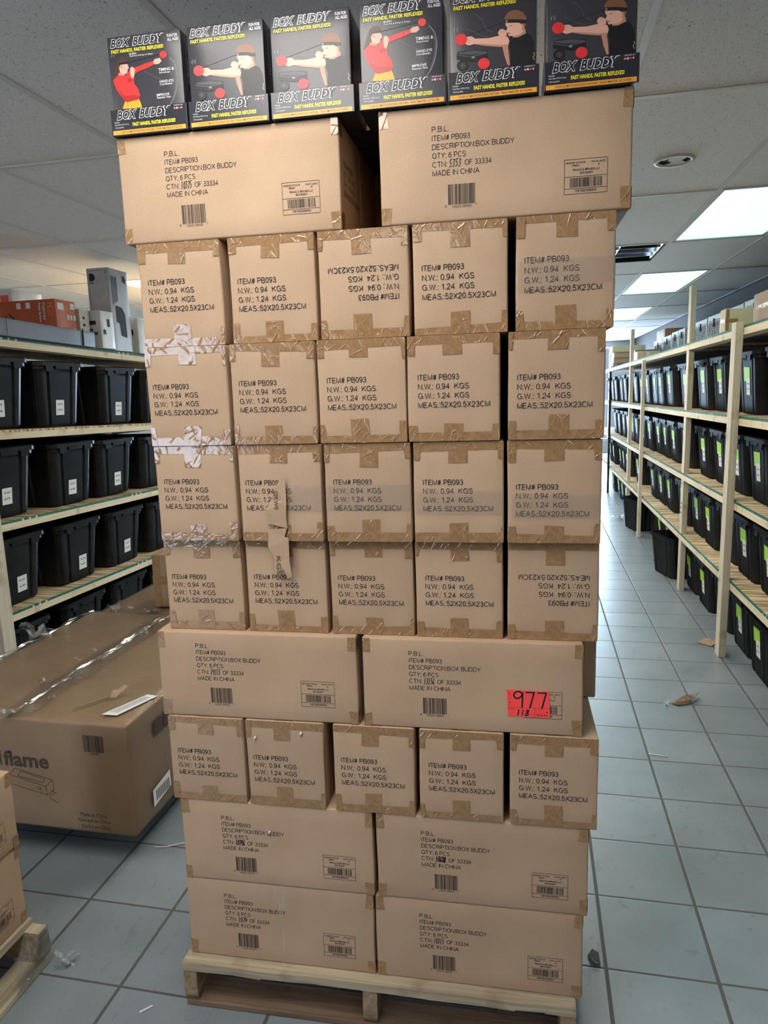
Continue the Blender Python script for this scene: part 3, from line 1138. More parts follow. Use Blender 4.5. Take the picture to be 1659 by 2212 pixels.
COLN = ['leftmost', 'second from left', 'middle one', 'second from right', 'rightmost']
ROWN = {8: 'topmost row of five', 7: 'second row of five from the top', 6: 'third row of five from the top', 5: 'fourth row of five from the top', 3: 'lowest row of five'}
WIDEN = {(9, 0): 'topmost wide carton at the left, under three black upright boxes', (9, 1): 'topmost wide carton at the right, under three black upright boxes',
         (4, 0): 'wide carton left of the one with the red lot tag', (4, 1): 'wide carton bearing the fluorescent red lot tag',
         (2, 0): 'wide carton at the left directly below the lowest row of five', (2, 1): 'wide carton at the right directly below the lowest row of five',
         (1, 0): 'bottom left wide carton with a pale streak, resting on the pallet', (1, 1): 'bottom right wide carton resting on the pallet'}
TAPEC = {(9, 0): '1111', (9, 1): '1111', (4, 0): '1111', (4, 1): '1111', (2, 0): '1111', (2, 1): '1111', (1, 0): '0111', (1, 1): '1111'}
CARTON = {}
for lv, (y, z, h, xs, tx) in ROWS.items():
    for i, x in enumerate(xs):
        sd = lv * 10 + i
        if len(xs) == 5:
            t = carton(.2045, .52, h, tw(x, y, z), TY, 'small brown carton, %s in the %s' % (COLN[i], ROWN[lv]), sd)
            dx, dz = tx[i]
            up = dx > .1
            put('printed_text', ME_S, t, (dx, -.0004, dz), (0, PI if up else 0, 0))
            end_tapes(t, .2045, h, sd)
            mb = MB()
            mb.box(.080, .004, h, .125, .5, h + .0005)
            mb.box(.080, .004, .0, .125, .5, .0004)
            mb.build('seam_tape', M['tape'], t)
        else:
            t = carton(.52, .205, h, tw(x, y, z), TY, WIDEN[lv, i], sd)
            dx, dz = tx[i]
            put('printed_text', ME_L, t, (dx, .0001, dz))
            put('barcode', ME_B, t, (dx + .032, .0001, dz - .117))
            put('shipping_label', ME_LAB, t, (dx + .272, .0001, dz - .088))
            mb = MB()
            strokes(mb, HAND[lv, i], dx + .036, dz - .0665, .0255, .0155, .0015 if lv not in (2,) else .0021, slant=.35, rg=random.Random(sd), y=-.0006)
            mb.build('handwritten_number', M['marker'], t)
            corner_tapes(t, .52, h, sd, TAPEC[lv, i])
            flaps(t, .52, .205, h)
            if lv == 9:
                put('printed_text', ME_S, t, (.5222, .025, .15), (0, 0, PI / 2))
        CARTON[lv, i] = t

# back row that closes the gaps
for lv, x, y, big in ((2, -.86, 1.79, 1), (2, -.33, 1.79, 1), (1, -.865, 1.79, 1), (1, -.33, 1.79, 1), (5, -.11, 2.1235, 0), (6, -.112, 2.11, 0), (9, -.812, 2.02, 1), (9, -.285, 2.02, 1), (4, -.295, 2.015, 1), (2, -.33, 2.0, 1), (9, -.885, 1.805, 1), (9, -.277, 1.805, 1), (4, -.889, 1.80, 1), (4, -.300, 1.80, 1), (3, -.115, 2.11, 0), (7, -.10, 2.11, 0), (8, -.09, 2.12, 0)):
    h = ROWS[lv][2]
    side = 'right' if x > -.5 else 'left'
    lb = {2: 'wide carton hidden behind the %s one directly below the lowest row of five' % side, 1: 'wide carton hidden behind the bottom %s wide carton' % side, 5: 'small carton closing the gap behind the fourth row of five', 6: 'small carton closing the gap behind the third row of five', 9: 'wide carton hidden behind the topmost %s wide carton' % side, 4: 'wide carton sticking out behind the lot-tagged one' if side == 'right' else 'wide carton hidden behind the one left of the lot tag',
          3: 'small carton closing the gap behind the lowest row of five', 7: 'small carton closing the gap behind the second row of five', 8: 'small carton closing the gap behind the topmost row of five'}[lv]
    if y >= 2.0 and big:
        lb = 'wide carton in the third rank behind the ' + {(9, -.812): 'gap in the topmost layer', (2, -.33): 'layer below the lowest row of five', (9, -.285): 'topmost right wide carton', (4, -.295): 'lot-tagged carton'}[lv, x]
    t = carton(.52 if big else .2045, .205 if big else .52, h, tw(x, y, ROWS[lv][1]), TY, lb, 200 + lv)

# lot tag on the wide carton
t = CARTON[4, 1]
TGX, TGZ = .3455, .1105
mb = MB()
tg = [(0, 0), (.0985, -.0007), (.1002, -.0660), (.0027, -.0662)]
mb.box(0, 0, 0, 0, 0, 0)
mb = MB()
vs = [(TGX + a, -.0006, TGZ + b) for a, b in tg] + [(TGX + a, -.0014, TGZ + b) for a, b in tg]
mb.add(vs, [(3, 2, 1, 0)[::-1], (4, 7, 6, 5), (0, 4, 5, 1), (1, 5, 6, 2), (2, 6, 7, 3), (3, 7, 4, 0)])
lt = mb.build('lot_tag', M['lot'], t)
lt['label'] = 'fluorescent red lot tag with marker numbers'
mb = MB()
yy = -.0016
strokes(mb, '977', TGX + .0155, TGZ - .003, .083, .040, .0036, 0, yy)
strokes(mb, '118', TGX + .024, TGZ - .0485, .030, .0145, .0026, 0, yy, .25)
rect(mb, TGX + .0915, TGZ - .0535, TGX + .0945, TGZ - .051, 0, yy)
for k, ch in enumerate('LOT'):
    text(mb, ch, TGX + .0045, TGZ - .0055 - .0125 * k, .0055, .0075, 1, yy)
rect(mb, TGX + .002, TGZ - .0436, TGX + .0985, TGZ - .0430, 1, yy)
rect(mb, TGX + .0640, TGZ - .0655, TGX + .0646, TGZ - .0436, 0, yy)
text(mb, 'BUYER', TGX + .0035, TGZ - .046, .0155, .0030, 1, yy)
text(mb, 'QTY.', TGX + .0755, TGZ - .0465, .0085, .0030, 1, yy)
text(mb, 'FEB 26 2025', TGX + .069, TGZ - .058, .025, .0042, 1, yy, bold=.02)
mb.build('tag_writing', [M['marker'], M['lot_ink']], lt)

# clear tape bands over the third row, and the peeled one on the top right carton
for i, (x0, x1, z0, z1) in {1: (.085, .203, .075, .140), 2: (.001, .203, .078, .140), 3: (.001, .203, .068, .123), 4: (.008, .203, .060, .112)}.items():
    mb = MB()
    tape_piece(mb, [(x0, z0), (x1, z0), (x1, z1), (x0, z1)], .0032, ridge_fn(random.Random(50 + i), x0, x1, z0, z1, 5), .003)
    mb.build('clear_tape_band', M['clear'], CARTON[6, i], smooth=True)
mb = MB()
tape_piece(mb, [(.001, .080), (.203, .098), (.203, .150), (.001, .150)], .0034, ridge_fn(random.Random(77), 0, .10, .08, .145, 26), .0022)
mb.build('clear_tape_band', M['clear'], CARTON[8, 4], smooth=True)

# torn paper tape hanging over the second carton of the third row
def flap(parent, pts, y0, name, curl):
    mb = MB()
    n = len(pts)
    c = (sum(p[0] for p in pts) / n, sum(p[1] for p in pts) / n)
    vs = [(a, y0 - curl * abs(math.sin((b - c[1]) * 60 + a * 40)), b) for a, b in pts]
    fs = tessellate_polygon([[Vector(v) for v in vs]])
    mb.add(vs, [tuple(f) for f in fs])
    o = mb.build(name, M['card'], parent)
    sm = o.modifiers.new('thickness', 'SOLIDIFY')
    sm.thickness = .0006
    return o


def ctf(i, pts):
    """crop measurements to carton-local metres on the third-row face"""
    return pts


FL1 = [(.104, .150), (.112, .156), (.119, .152), (.119, .10), (.116, .06), (.118, .034), (.068, .045), (.066, .075), (.078, .10), (.092, .125)]
FL2 = [(.069, .030), (.116, .034), (.109, .012), (.119, .010), (.118, -.045), (.122, -.085), (.112, -.092), (.103, -.068), (.082, -.071), (.079, -.038), (.066, -.012)]
flap(CARTON[6, 1], FL1, -.006, 'torn_tape_flap', .004)
flap(CARTON[6, 1], FL2, -.005, 'torn_tape_flap', .004)
for fl, body, ox, oz in ((0, 'GM W0', .088, .125), (1, 'KGS', .086, -.035)):
    mb = MB()
    f_ = lambda a, b, yy: (ox + b, -.0125, oz - a)
    vs_, fs_, x0_, x1_, y0_, y1_ = glyphs(body)
    mb.add([(ox + (b - y0_) / (y1_ - y0_) * .011, -.0112, oz - (a - x0_) / (x1_ - x0_) * .045) for a, b in vs_], fs_)
    mb.build('mirrored_print', M['ink_brown'], CARTON[6, 1])
# pale streak on the bottom left carton
mb = MB()
mb.poly([(.236, -.0005, .226), (.246, -.0005, .19), (.258, -.0005, .155), (.266, -.0005, .02), (.272, -.0005, .02), (.270, -.0005, .155), (.283, -.0005, .19), (.291, -.0005, .226)])


def smear():
    m = bpy.data.materials.new('pale_smear')
    m.use_nodes = True
    nt = m.node_tree
    nt.nodes.clear()
    out = N(nt, 'ShaderNodeOutputMaterial')
    n = N(nt, 'ShaderNodeTexNoise', i_Scale=1.0, i_Detail=4.0)
    L(nt, coords(nt, (260, 1, 14)), n.inputs['Vector'])
    r = N(nt, 'ShaderNodeMapRange')
    r.inputs['From Min'].default_value = .42
    r.inputs['From Max'].default_value = .72
    r.inputs['To Max'].default_value = .55
    L(nt, n.outputs['Fac'], r.inputs['Value'])
    d = N(nt, 'ShaderNodeBsdfDiffuse')
    d.inputs['Color'].default_value = (.70, .66, .60, 1)
    mx = N(nt, 'ShaderNodeMixShader')
    L(nt, r.outputs['Result'], mx.inputs[0])
    L(nt, N(nt, 'ShaderNodeBsdfTransparent').outputs[0], mx.inputs[1])
    L(nt, d.outputs[0], mx.inputs[2])
    L(nt, mx.outputs[0], out.inputs['Surface'])
    return m


M['smear'] = smear()
mb.build('pale_streak', M['smear'], CARTON[1, 0])
# three foam crumbs clinging to the lower cartons
for lv, i, x, z in ((3, 1, .026, .187), (3, 1, .148, .206), (2, 0, .245, .158)):
    mb = MB()
    mb.tube([(x - .002, -.004, z - .003), (x, -.005, z), (x + .0025, -.004, z + .0035)], .003, 7)
    mb.build('foam_crumb', M['paper'], CARTON[lv, i], smooth=True)

# ------------------------------------------------------------------ retail boxes on top
RW, RH, RD = .1735, .2045, .105
TRAYH = .0535


def nzB(p):  # print coordinates of the boxing design, measured on the panel
    ox, oy, ux, uy, vx, vy = 540, 208, 490, -68, 35, 484
    a, b = p[0] - ox, p[1] - oy
    det = ux * vy - uy * vx
    return ((a * vy - b * vx) / det, (ux * b - uy * a) / det)


def nzA(p):
    ox, oy, ux, uy, vx, vy = 40, 270, 472, -55, 28, 462
    a, b = p[0] - ox, p[1] - oy
    det = ux * vy - uy * vx
    return ((a * vy - b * vx) / det, (ux * b - uy * a) / det)


VS = RH - TRAYH - .003  # visible panel height


def art(design):
    mb = MB()
    y = [-.0005]

    def P3(p, fn):
        u, v = fn(p)
        return (u * RW, y[0], RH - v * VS)

    def poly(pts, c, fn):
        y[0] -= .000012
        q = [P3(p, fn) for p in pts]
        ar = sum(q[i][0] * q[(i + 1) % len(q)][2] - q[(i + 1) % len(q)][0] * q[i][2] for i in range(len(q)))
        mb.poly(q if ar > 0 else q[::-1], PI_[c])

    def circ(c, r, col, fn, ry=None):
        poly([(c[0] + r * math.cos(2 * PI * k / 20), c[1] + (ry or r) * math.sin(2 * PI * k / 20)) for k in range(20)], col, fn)

    def line(pts, w, col, fn):
        for a, b in zip(pts, pts[1:]):
            d = math.hypot(b[0] - a[0], b[1] - a[1]) or 1
            nx, ny = -(b[1] - a[1]) / d * w / 2, (b[0] - a[0]) / d * w / 2
            poly([(a[0] + nx, a[1] + ny), (a[0] - nx, a[1] - ny), (b[0] - nx, b[1] - ny), (b[0] + nx, b[1] + ny)], col, fn)

    def tx(s_, u0, v0, u1, v1, c, bold=0.0, shear=0.0, pad=0):
        y[0] -= .000012
        text(mb, s_, u0 * RW, RH - v0 * VS, (u1 - u0) * RW, (v1 - v0) * VS, PI_[c], y[0], bold, shear, pad=pad)
    # soft lighter smoke patch behind the figure
    if design == 'B':
        f = nzB
        line([(690, 330), (740, 370), (760, 420), (800, 440)], 1.5, 'grey', f)
        line([(650, 420), (720, 455), (780, 470)], 1.2, 'grey', f)
        line([(650, 468), (870, 378)], 3, 'blk', f)
        poly([(590, 410), (575, 432), (588, 450), (583, 432)], 'grey', f)
        poly([(608, 408), (593, 430), (606, 448), (601, 430)], 'grey', f)
        poly([(862, 520), (892, 508), (906, 580), (916, 640), (903, 640), (880, 582)], 'skin2', f)
        poly([(895, 505), (902, 470), (940, 448), (985, 440), (1020, 458), (1040, 500), (1050, 560), (1058, 632), (915, 648), (915, 560)], 'blk', f)
        poly([(925, 440), (985, 418), (992, 446), (950, 470), (918, 472)], 'skin2', f)
        poly([(872, 384), (945, 382), (968, 395), (975, 430), (960, 452), (928, 462), (897, 464), (890, 447), (878, 434), (886, 414), (874, 400)], 'skin', f)
        poly([(966, 388), (982, 396), (980, 424), (966, 428)], 'skin2', f)
        poly([(865, 352), (880, 325), (905, 310), (938, 308), (967, 322), (986, 350), (992, 388), (984, 408), (972, 395), (966, 378), (880, 364), (868, 372)], 'hair', f)
        poly([(867, 366), (930, 362), (991, 366), (991, 388), (940, 383), (868, 386)], 'band', f)
        poly([(872, 370), (884, 369), (884, 382), (872, 383)], 'grey', f)
        poly([(896, 402), (912, 398), (912, 403), (898, 406)], 'hair', f)
        poly([(886, 446), (904, 444), (903, 449), (889, 451)], 'redd', f)
        poly([(833, 446), (842, 426), (858, 421), (880, 434), (886, 460), (862, 470), (842, 462)], 'skin', f)
        line([(846, 428), (858, 446)], 2, 'skin2', f)
        line([(858, 424), (870, 444)], 2, 'skin2', f)
        poly([(645, 485), (660, 470), (684, 468), (706, 482), (780, 478), (850, 460), (890, 468), (902, 490), (898, 522), (850, 530), (760, 524), (702, 514), (672, 524), (650, 515)], 'skin', f)
        poly([(700, 512), (760, 524), (850, 530), (898, 522), (897, 512), (850, 518), (760, 512)], 'skin2', f)
        for k in range(4):
            line([(652 + k * 3, 478 + 9 * k), (672 + k * 3, 478 + 9 * k)], 2, 'skin2', f)
        circ((625, 489), 35, 'red', f)
        poly([(604, 582), (612, 562), (700, 550), (784, 552), (788, 606), (700, 622), (607, 612)], 'band', f)
        poly([(612, 568), (700, 554), (780, 558), (770, 570), (690, 580), (620, 578)], 'mid', f)
        line([(606, 584), (690, 592), (786, 566)], 2, 'grey', f)
        poly([(692, 590), (710, 588), (712, 602), (694, 604)], 'grey', f)
        circ((644, 648), 34, 'blk', f)
        for a in range(-2, 3):
            for b in range(-2, 3):
                if a * a + b * b < 6:
                    circ((644 + a * 9, 648 + b * 9), 1.8 if a * a + b * b > 1 else 3, 'grey', f)
        circ((766, 633), 34, 'red', f)
        line([(1044, 560), (1050, 575), (1042, 590), (1052, 605)], 3, 'skin', f)
    else:
        f = nzA
        arc = [(445, 395), (468, 420), (482, 445), (492, 480), (495, 515), (492, 560), (486, 600), (470, 650), (450, 685), (435, 708)]
        line(arc, 5, 'grey', f)
        line([(a - 9, b + 6) for a, b in arc[2:8]], 2, 'grey', f)
        line([(280, 480), (330, 510), (390, 535)], 1.5, 'grey', f)
        poly([(75, 372), (62, 386), (72, 398), (69, 386)], 'grey', f)
        poly([(90, 370), (77, 384), (87, 396), (84, 384)], 'grey', f)
        line([(172, 428), (390, 374)], 2.5, 'blk', f)
        poly([(96, 450), (104, 420), (124, 397), (152, 392), (172, 410), (177, 428), (160, 440), (128, 446), (118, 480), (106, 520), (88, 545), (74, 548), (82, 500)], 'hair2', f)
        poly([(126, 440), (172, 436), (176, 448), (182, 462), (172, 472), (170, 492), (150, 505), (124, 495), (116, 462)], 'skin', f)
        poly([(128, 446), (138, 446), (138, 466), (128, 464)], 'skin2', f)
        poly([(112, 492), (150, 500), (150, 520), (108, 520)], 'skin2', f)
        poly([(113, 430), (174, 421), (177, 434), (116, 443)], 'band', f)
        poly([(150, 676), (236, 648), (252, 680), (264, 720), (132, 724)], 'shorts', f)
        poly([(180, 670), (190, 668), (196, 722), (186, 722)], 'orange', f)
        poly([(75, 542), (108, 508), (160, 512), (186, 472), (240, 452), (296, 430), (340, 418), (346, 440), (300, 462), (250, 480), (216, 498), (212, 540), (214, 562), (238, 592), (252, 640), (236, 664), (160, 682), (134, 655), (95, 600)], 'red', f)
        poly([(104, 600), (150, 640), (214, 632), (250, 640), (236, 664), (160, 682), (134, 655)], 'redd', f)
        poly([(168, 530), (200, 525), (206, 545), (172, 560)], 'redd', f)
        line([(300, 432), (306, 462)], 7, 'redd', f)
        poly([(188, 490), (190, 462), (204, 452), (220, 470), (216, 506), (206, 530), (194, 520)], 'skin', f)
        poly([(340, 420), (352, 405), (384, 398), (394, 418), (376, 436), (346, 438)], 'skin', f)
        circ((406, 377), 23, 'red', f)
        tx('BURN', .295, .245, .39, .272, 'white', .01)
        tx('Calories & Keep in Shape', .295, .278, .615, .305, 'white', .01)
        tx('TIMING &', .675, .500, .885, .542, 'white', .012)
        tx('Accuracy', .680, .548, .830, .580, 'white', .01)
        tx('HAND-EYE', .680, .665, .870, .700, 'white', .012)
        tx('Coordination', .680, .705, .850, .735, 'white', .01)
        tx('IMPROVE', .625, .845, .800, .880, 'white', .012)
        tx('Reaction Time', .628, .885, .815, .915, 'white', .01)
    tx('BOX  BUDDY', .045, .035, .775, .150, 'white', .075, .30, pad=.0012)
    tx('BOX  BUDDY', .045, .035, .775, .150, 'blk', .030, .30)
    tx('FAST HANDS, FASTER REFLEXES!', .045, .180, .765, .238, 'yellow', .03, .06)
    tx('FUN FOR', .825, .055, .965, .098, 'white', .02)
    tx('ALL AGES', .825, .108, .975, .150, 'white', .02)
    return mb.mesh('printed_artwork', PM)


def tray_print():
    mb = MB()
    w, h = RW + .010, TRAYH
    y = -.0004

    def tx(s_, u0, v0, u1, v1, c, bold=0.0, shear=0.0, pad=0, dy=0):
        text(mb, s_, u0 * w, h - v0 * h, (u1 - u0) * w, (v1 - v0) * h, PI_[c], y - dy, bold, shear, pad=pad)
    tx('BOX  BUDDY', .09, .05, .79, .40, 'white', .075, .30, pad=.0012)
    tx('BOX  BUDDY', .09, .05, .79, .40, 'blk', .030, .30, dy=.00015)
    tx('FAST HANDS, FASTER REFLEXES!', .285, .545, .845, .715, 'yellow', .03, .06)
    tx('Includes:', .05, .46, .115, .52, 'white')
    tx('Head Band With String', .05, .56, .235, .63, 'white')
    tx('2 Boxing Balls', .05, .67, .165, .74, 'white')
    rect(mb, .02 * w, h * .025, .975 * w, h * .19, PI_['orange'], y)
    tx('YOUR ULTIMATE PUNCHING PARTNER - TRAIN SMARTER, HIT FASTER!', .115, .855, .925, .945, 'blk', .008, dy=.00015)
    tx('TRENDING ON', .84, .04, .95, .085, 'white')
    for k, c in enumerate(('pink', 'white', 'red', 'pink')):
        cx, cz, r = (.848 + .029 * k) * w, h * .83, .0021
        mb.poly([(cx + r * math.cos(2 * PI * q / 10), y, cz + r * math.sin(2 * PI * q / 10)) for q in range(10)], PI_[c])
    return mb.mesh('tray_print', PM)


def side_print():
    mb = MB()
    text(mb, 'BOX BUDDY', 0, 0, .10, .020, PI_['white'], -.0004, .06, .3)
    text(mb, 'BOX BUDDY', .0008, -.0012, .0984, .0176, PI_['blk'], -.0006, .02, .3)
    return mb.mesh('side_print', PM)


ART = {'A': art('A'), 'B': art('B')}
TRAYP, SIDEP = tray_print(), side_print()
ME_RB = rbox(RW, RD, RH - .002, .0016, 4, .0008, 1).mesh('box_shell', M['black_card'], True)
# tray: open-topped cardboard base
mb = MB()
w, d, h = RW + .010, RD + .012, TRAYH
for a in ((0, 0, w, .0025), (0, d - .0025, w, d), (0, .0025, .0025, d - .0025), (w - .0025, .0025, w, d - .0025)):
    mb.box(a[0], a[1], 0, a[2], a[3], h)
mb.box(.0025, .0025, 0, w - .0025, d - .0025, .0016)
ME_TRAY = mb.mesh('base_tray', M['tray_card'], bevel=.0007)
mb = MB()
mb.box(.06, 0, 0, .115, .010, .0012)
mb.box(.0, .0, -.001, .0, .0, -.001)
ME_TAB = mb.mesh('hang_tab', M['tray_card'])
RX = [(-.887, 'A'), (-.6985, 'B'), (-.509, 'B'), (-.3145, 'A'), (-.1265, 'B'), (.0665, 'B')]
RN = ['black retail box picturing a woman in red, leftmost on top of the tower', 'black retail box picturing a punching boy, second from left on the tower top', 'black retail box picturing a punching boy, third from left on the tower top',
      'black retail box picturing a woman in red, fourth from left, right of the gap', 'black retail box picturing a punching boy, second from right on the tower top', 'black retail box picturing a punching boy, rightmost on top of the tower']
for q in range(3):
    RX.append((-.425, 'B'))
    RN.append('black retail box in the %s rank behind the gap between front boxes' % ('second', 'third', 'fourth')[q])
for k, ((x, dsg), lb) in enumerate(zip(RX, RN)):
    t = thing('retail_box', lb, 'box', tw(x, 1.578 + (0 if k < 6 else .119 * (k - 5)), 2.2432), TY, 'black retail boxes on the tower top')
    put('base_tray', ME_TRAY, t)
    put('box_shell', ME_RB, t, (.0045, .006, .002))
    put('printed_artwork', ART[dsg], t, (.0045, .0061, 0))
    put('tray_print', TRAYP, t)
    put('side_print', SIDEP, t, (.0045 + RW + .0012, .045, .195), (0, PI / 2, PI / 2))
    put('hang_tab', ME_TAB, t, (0, .02, RH + .0005))

# ------------------------------------------------------------------ storage totes
def rrect(w, d, r, n=4, groove=None):
    """rounded rectangle outline (ccw), front (-y) side may carry vertical grooves"""
    pts = []
    if groove:
        front = [(-w / 2 + r, -d / 2)]
        for gx in (-groove, groove):
            for q, dp in ((-.013, 0), (-.008, .010), (.008, .010), (.013, 0)):
                front.append((gx + q, -d / 2 + dp))
        front.append((w / 2 - r, -d / 2))
        pts += front
    for cx, cy, a0 in ((w / 2 - r, -d / 2 + r, -PI / 2), (w / 2 - r, d / 2 - r, 0), (-w / 2 + r, d / 2 - r, PI / 2), (-w / 2 + r, -d / 2 + r, PI)):
        for k in range(n + 1):
            a = a0 + PI / 2 * k / n
            p = (cx + r * math.cos(a), cy + r * math.sin(a))
            if groove and ((a0 == -PI / 2 and k == 0) or (a0 == PI and k == n)):
                continue
            if a0 == -PI / 2 and k == n:
                pts.append(p)
                # ribs along the right side
                for q in (-.16, .16):
                    for e, dp in ((-.02, 0), (-.012, -.010), (.012, -.010), (.02, 0)):
                        pts.append((w / 2 + dp, q + e))
                continue
            if a0 == PI / 2 and k == n:
                pts.append(p)
                for q in (.16, -.16):
                    for e, dp in ((.02, 0), (.012, .010), (-.012, .010), (-.02, 0)):
                        pts.append((-w / 2 + dp * 1, q + e))
                continue
            pts.append(p)
    return pts


TH = .355


def tote_body():
    mb = MB()
    out = []
    for z, w, d in ((0, .335, .565), (.012, .345, .575), (TH - .03, .392, .628), (TH - .03, .418, .652), (TH - .012, .418, .652), (TH - .012, .392, .628), (TH, .394, .630)):
        out.append([(x, y, z) for x, y in rrect(w, d, .045, 4, .105 * w / .39)])
    inn = []
    for z, w, d in ((TH, .384, .620), (.016, .335, .560)):
        inn.append([(x, y, z) for x, y in rrect(w, d, .045, 4, .105 * w / .39)])
    mb.loft(out + inn, 0, True, True)
    return mb.mesh('tote_body', M['tote'])


def tote_lid():
    mb = MB()

    def rr(w, d, r=.05):
        pts = []
        for cx, cy, a0 in ((w / 2 - r, -d / 2 + r, -PI / 2), (w / 2 - r, d / 2 - r, 0), (-w / 2 + r, d / 2 - r, PI / 2), (-w / 2 + r, -d / 2 + r, PI)):
            pts += [(cx + r * math.cos(a0 + PI / 2 * k / 4), cy + r * math.sin(a0 + PI / 2 * k / 4)) for k in range(5)]
        return pts
    rings = [[(x, y, z) for x, y in rr(w, d)] for z, w, d in ((TH - .010, .430, .664), (TH - .010, .440, .674), (TH + .010, .440, .674), (TH + .016, .430, .664), (TH + .016, .38, .61), (TH + .006, .37, .60))]
    mb.loft(rings, 0, True, True)
    # hanging lugs and the handle bridge on both ends
    for sgn in (-1, 1):
        y0, y1 = sorted((sgn * .337, sgn * .329))
        for x in (-.115, .115):
            mb.box(x - .030, y0, TH - .042, x + .030, y1, TH - .008)
        mb.box(-.062, y0 if sgn < 0 else y1 - .004, TH - .026, .062, y0 + .004 if sgn < 0 else y1, TH - .008)
    for sgn in (-1, 1):
        for y in (-.16, .16):
            x0, x1 = sorted((sgn * .220, sgn * .212))
            mb.box(x0, y - .03, TH - .04, x1, y + .03, TH - .008)
    return mb.mesh('tote_lid', M['tote'])


ME_BODY, ME_LID = tote_body(), tote_lid()


def card_mesh(lines, w=.072, h=.088):
    mb = MB()
    mb.box(-w / 2, -.0008, 0, w / 2, 0, h, 0)
    if lines:
        for k, s_ in enumerate(lines):
            text(mb, s_, -.022, h * .80 - k * h * .38, .044, .013, 1, -.0011, .02)
    else:
        rg = random.Random(w)
        for k in range(2):  # smudged, unreadable print
            for q in range(4):
                x = -.018 + q * .010
                rect(mb, x, h * .62 - k * h * .32, x + .006, h * .72 - k * h * .32, 1, -.0011)
    return mb.mesh('number_card', [M['paper'], M['ink']])


def sticker_mesh(seed):
    rg = random.Random(seed)
    j = lambda: rg.uniform(-.004, .004)
    mb = MB()
    p = [(-.056 + j(), -.004 + j()), (.056 + j(), -.004 + j()), (.056 + j(), .080 + j()), (-.056 + j(), .080 + j())]
    mb.add([(a, 0, b) for a, b in p] + [(a, -.0008, b) for a, b in p], [(0, 1, 2, 3)[::-1], (4, 5, 6, 7), (0, 1, 5, 4), (1, 2, 6, 5), (2, 3, 7, 6), (3, 0, 4, 7)])
    return mb.mesh('green_sticker', M['lime'])


CARD0 = card_mesh(None, .070, .10)
STK = [sticker_mesh(k) for k in range(4)]
SLOPE = math.atan2((.628 - .575) / 2, TH - .042)


def face_y(z):
    return -(.2875 + (z - .012) * (.314 - .2875) / (TH - .042)) - .0012


def tote(loc, rz, label, group, lid=True, card=None, green=None, seed=0, scale=None):
    t = thing('storage_tote', label, 'tote', loc, rz, group)
    if scale:
        t.scale = scale
    put('tote_body', ME_BODY, t)
    if lid:
        put('tote_lid', ME_LID, t)
    rg = random.Random(seed)
    if card is not None:
        z = .062 + rg.uniform(-.008, .008)
        put('number_card', card_mesh(card), t, (.005 + rg.uniform(-.02, .03), face_y(z) + .0002, z), (-SLOPE * -1, 0, 0)).rotation_euler = (SLOPE, rg.uniform(-.03, .03), 0)
    if green is not None:
        z = .205 + rg.uniform(-.01, .012)
        x = rg.uniform(-.02, .01)
        o = put('green_sticker', STK[green % 4], t, (x, face_y(z), z))
        o.rotation_euler = (SLOPE, rg.uniform(-.05, .05), 0)
        z2 = z - .085
        o = put('number_card', CARD0, t, (x + .015, face_y(z2), z2))
        o.rotation_euler = (SLOPE, rg.uniform(-.05, .05), 0)
    return t


# ------------------------------------------------------------------ right rack
RXF = 1.15
RZ = [.483, .963, 1.453, 1.957]
RS = -.0095


def rz_at(k, y):
    return RZ[k] + RS * (y - 4.0)


rack = thing('shelving_rack', 'long wooden shelving rack along the right side of the aisle', 'shelf', (RXF, 4.4, 0), 0, 'wooden shelving racks')
OX, OY = -RXF, -4.4
BAYS = [(2.3, 4.44), (4.44, 5.90), (5.90, 7.96), (7.96, 9.27), (9.27, 11.2), (11.2, 13.4)]
for k in range(4):
    for (y0, y1) in BAYS:
        dz = RS * (y1 - y0)
        zt = rz_at(k, y0)
        a, b = y0 + .002, y1 - .002
        m_ = MB()
        m_.box(RXF + OX, a + OY, zt - .012 - .040, RXF + .089 + OX, b + OY, zt - .0125, 0, dz)
        m_.build('shelf_rail', M['pine_y'], rack, bevel=.002)
        m_ = MB()
        m_.box(RXF + .002 + OX, a + OY, zt - .012, 1.96 + OX, b + OY, zt, 0, dz)
        p = m_.build('shelf_panel', M['osb'], rack)
        m_ = MB()
        m_.box(RXF + .0005 + OX, a + OY, zt - .0118, RXF + .0019 + OX, b + OY, zt + .0004, 0, dz)
        m_.box(RXF + .0005 + OX, a + OY, zt - .0002, RXF + .006 + OX, b + OY, zt + .0006, 0, dz)
        e = m_.build('green_edge', M['green_edge'], p)
        e['label'] = 'green painted front edge'
        rg = random.Random(k * 7 + int(y0))
        m_ = MB()
        ys = a + .5 * (b - a) + rg.uniform(-.3, .3)
        for q in range(3):
            yq = ys + q * .045
            zz = zt + dz * (yq - a) / (b - a)
            m_.box(RXF + OX - .0002, yq + OY, zz - .0116, RXF + .0004 + OX, yq + .012 + OY, zz - .001)
        m_.build('edge_stamp', M['stamp'], p)
for y, w, x0, x1, zt, in ((4.36, .089, -.042, -.001, 1.975), (5.80, .089, .004, .043, 2.36), (7.86, .062, -.034, -.001, 1.885), (9.12, .089, .004, .043, 2.29), (11.15, .04, -.03, -.001, 1.83), (13.3, .089, 0.0, .04, 2.2), (2.4, .089, 0.0, .04, 2.0)):
    m_ = MB()
    m_.box(RXF + x0 + OX, y + OY, 0, RXF + x1 + OX, y + w + OY, zt)
    m_.build('post', M['pine_z'] if y != 11.15 else M['dark'], rack, bevel=.002)
for y in (2.4, 4.36, 5.80, 7.86, 9.12, 11.15, 13.3):
    m_ = MB()
    m_.box(1.96 + OX, y + OY, 0, 2.0 + OX, y + .089 + OY, 2.0)
    m_.build('post', M['pine_z'], rack)
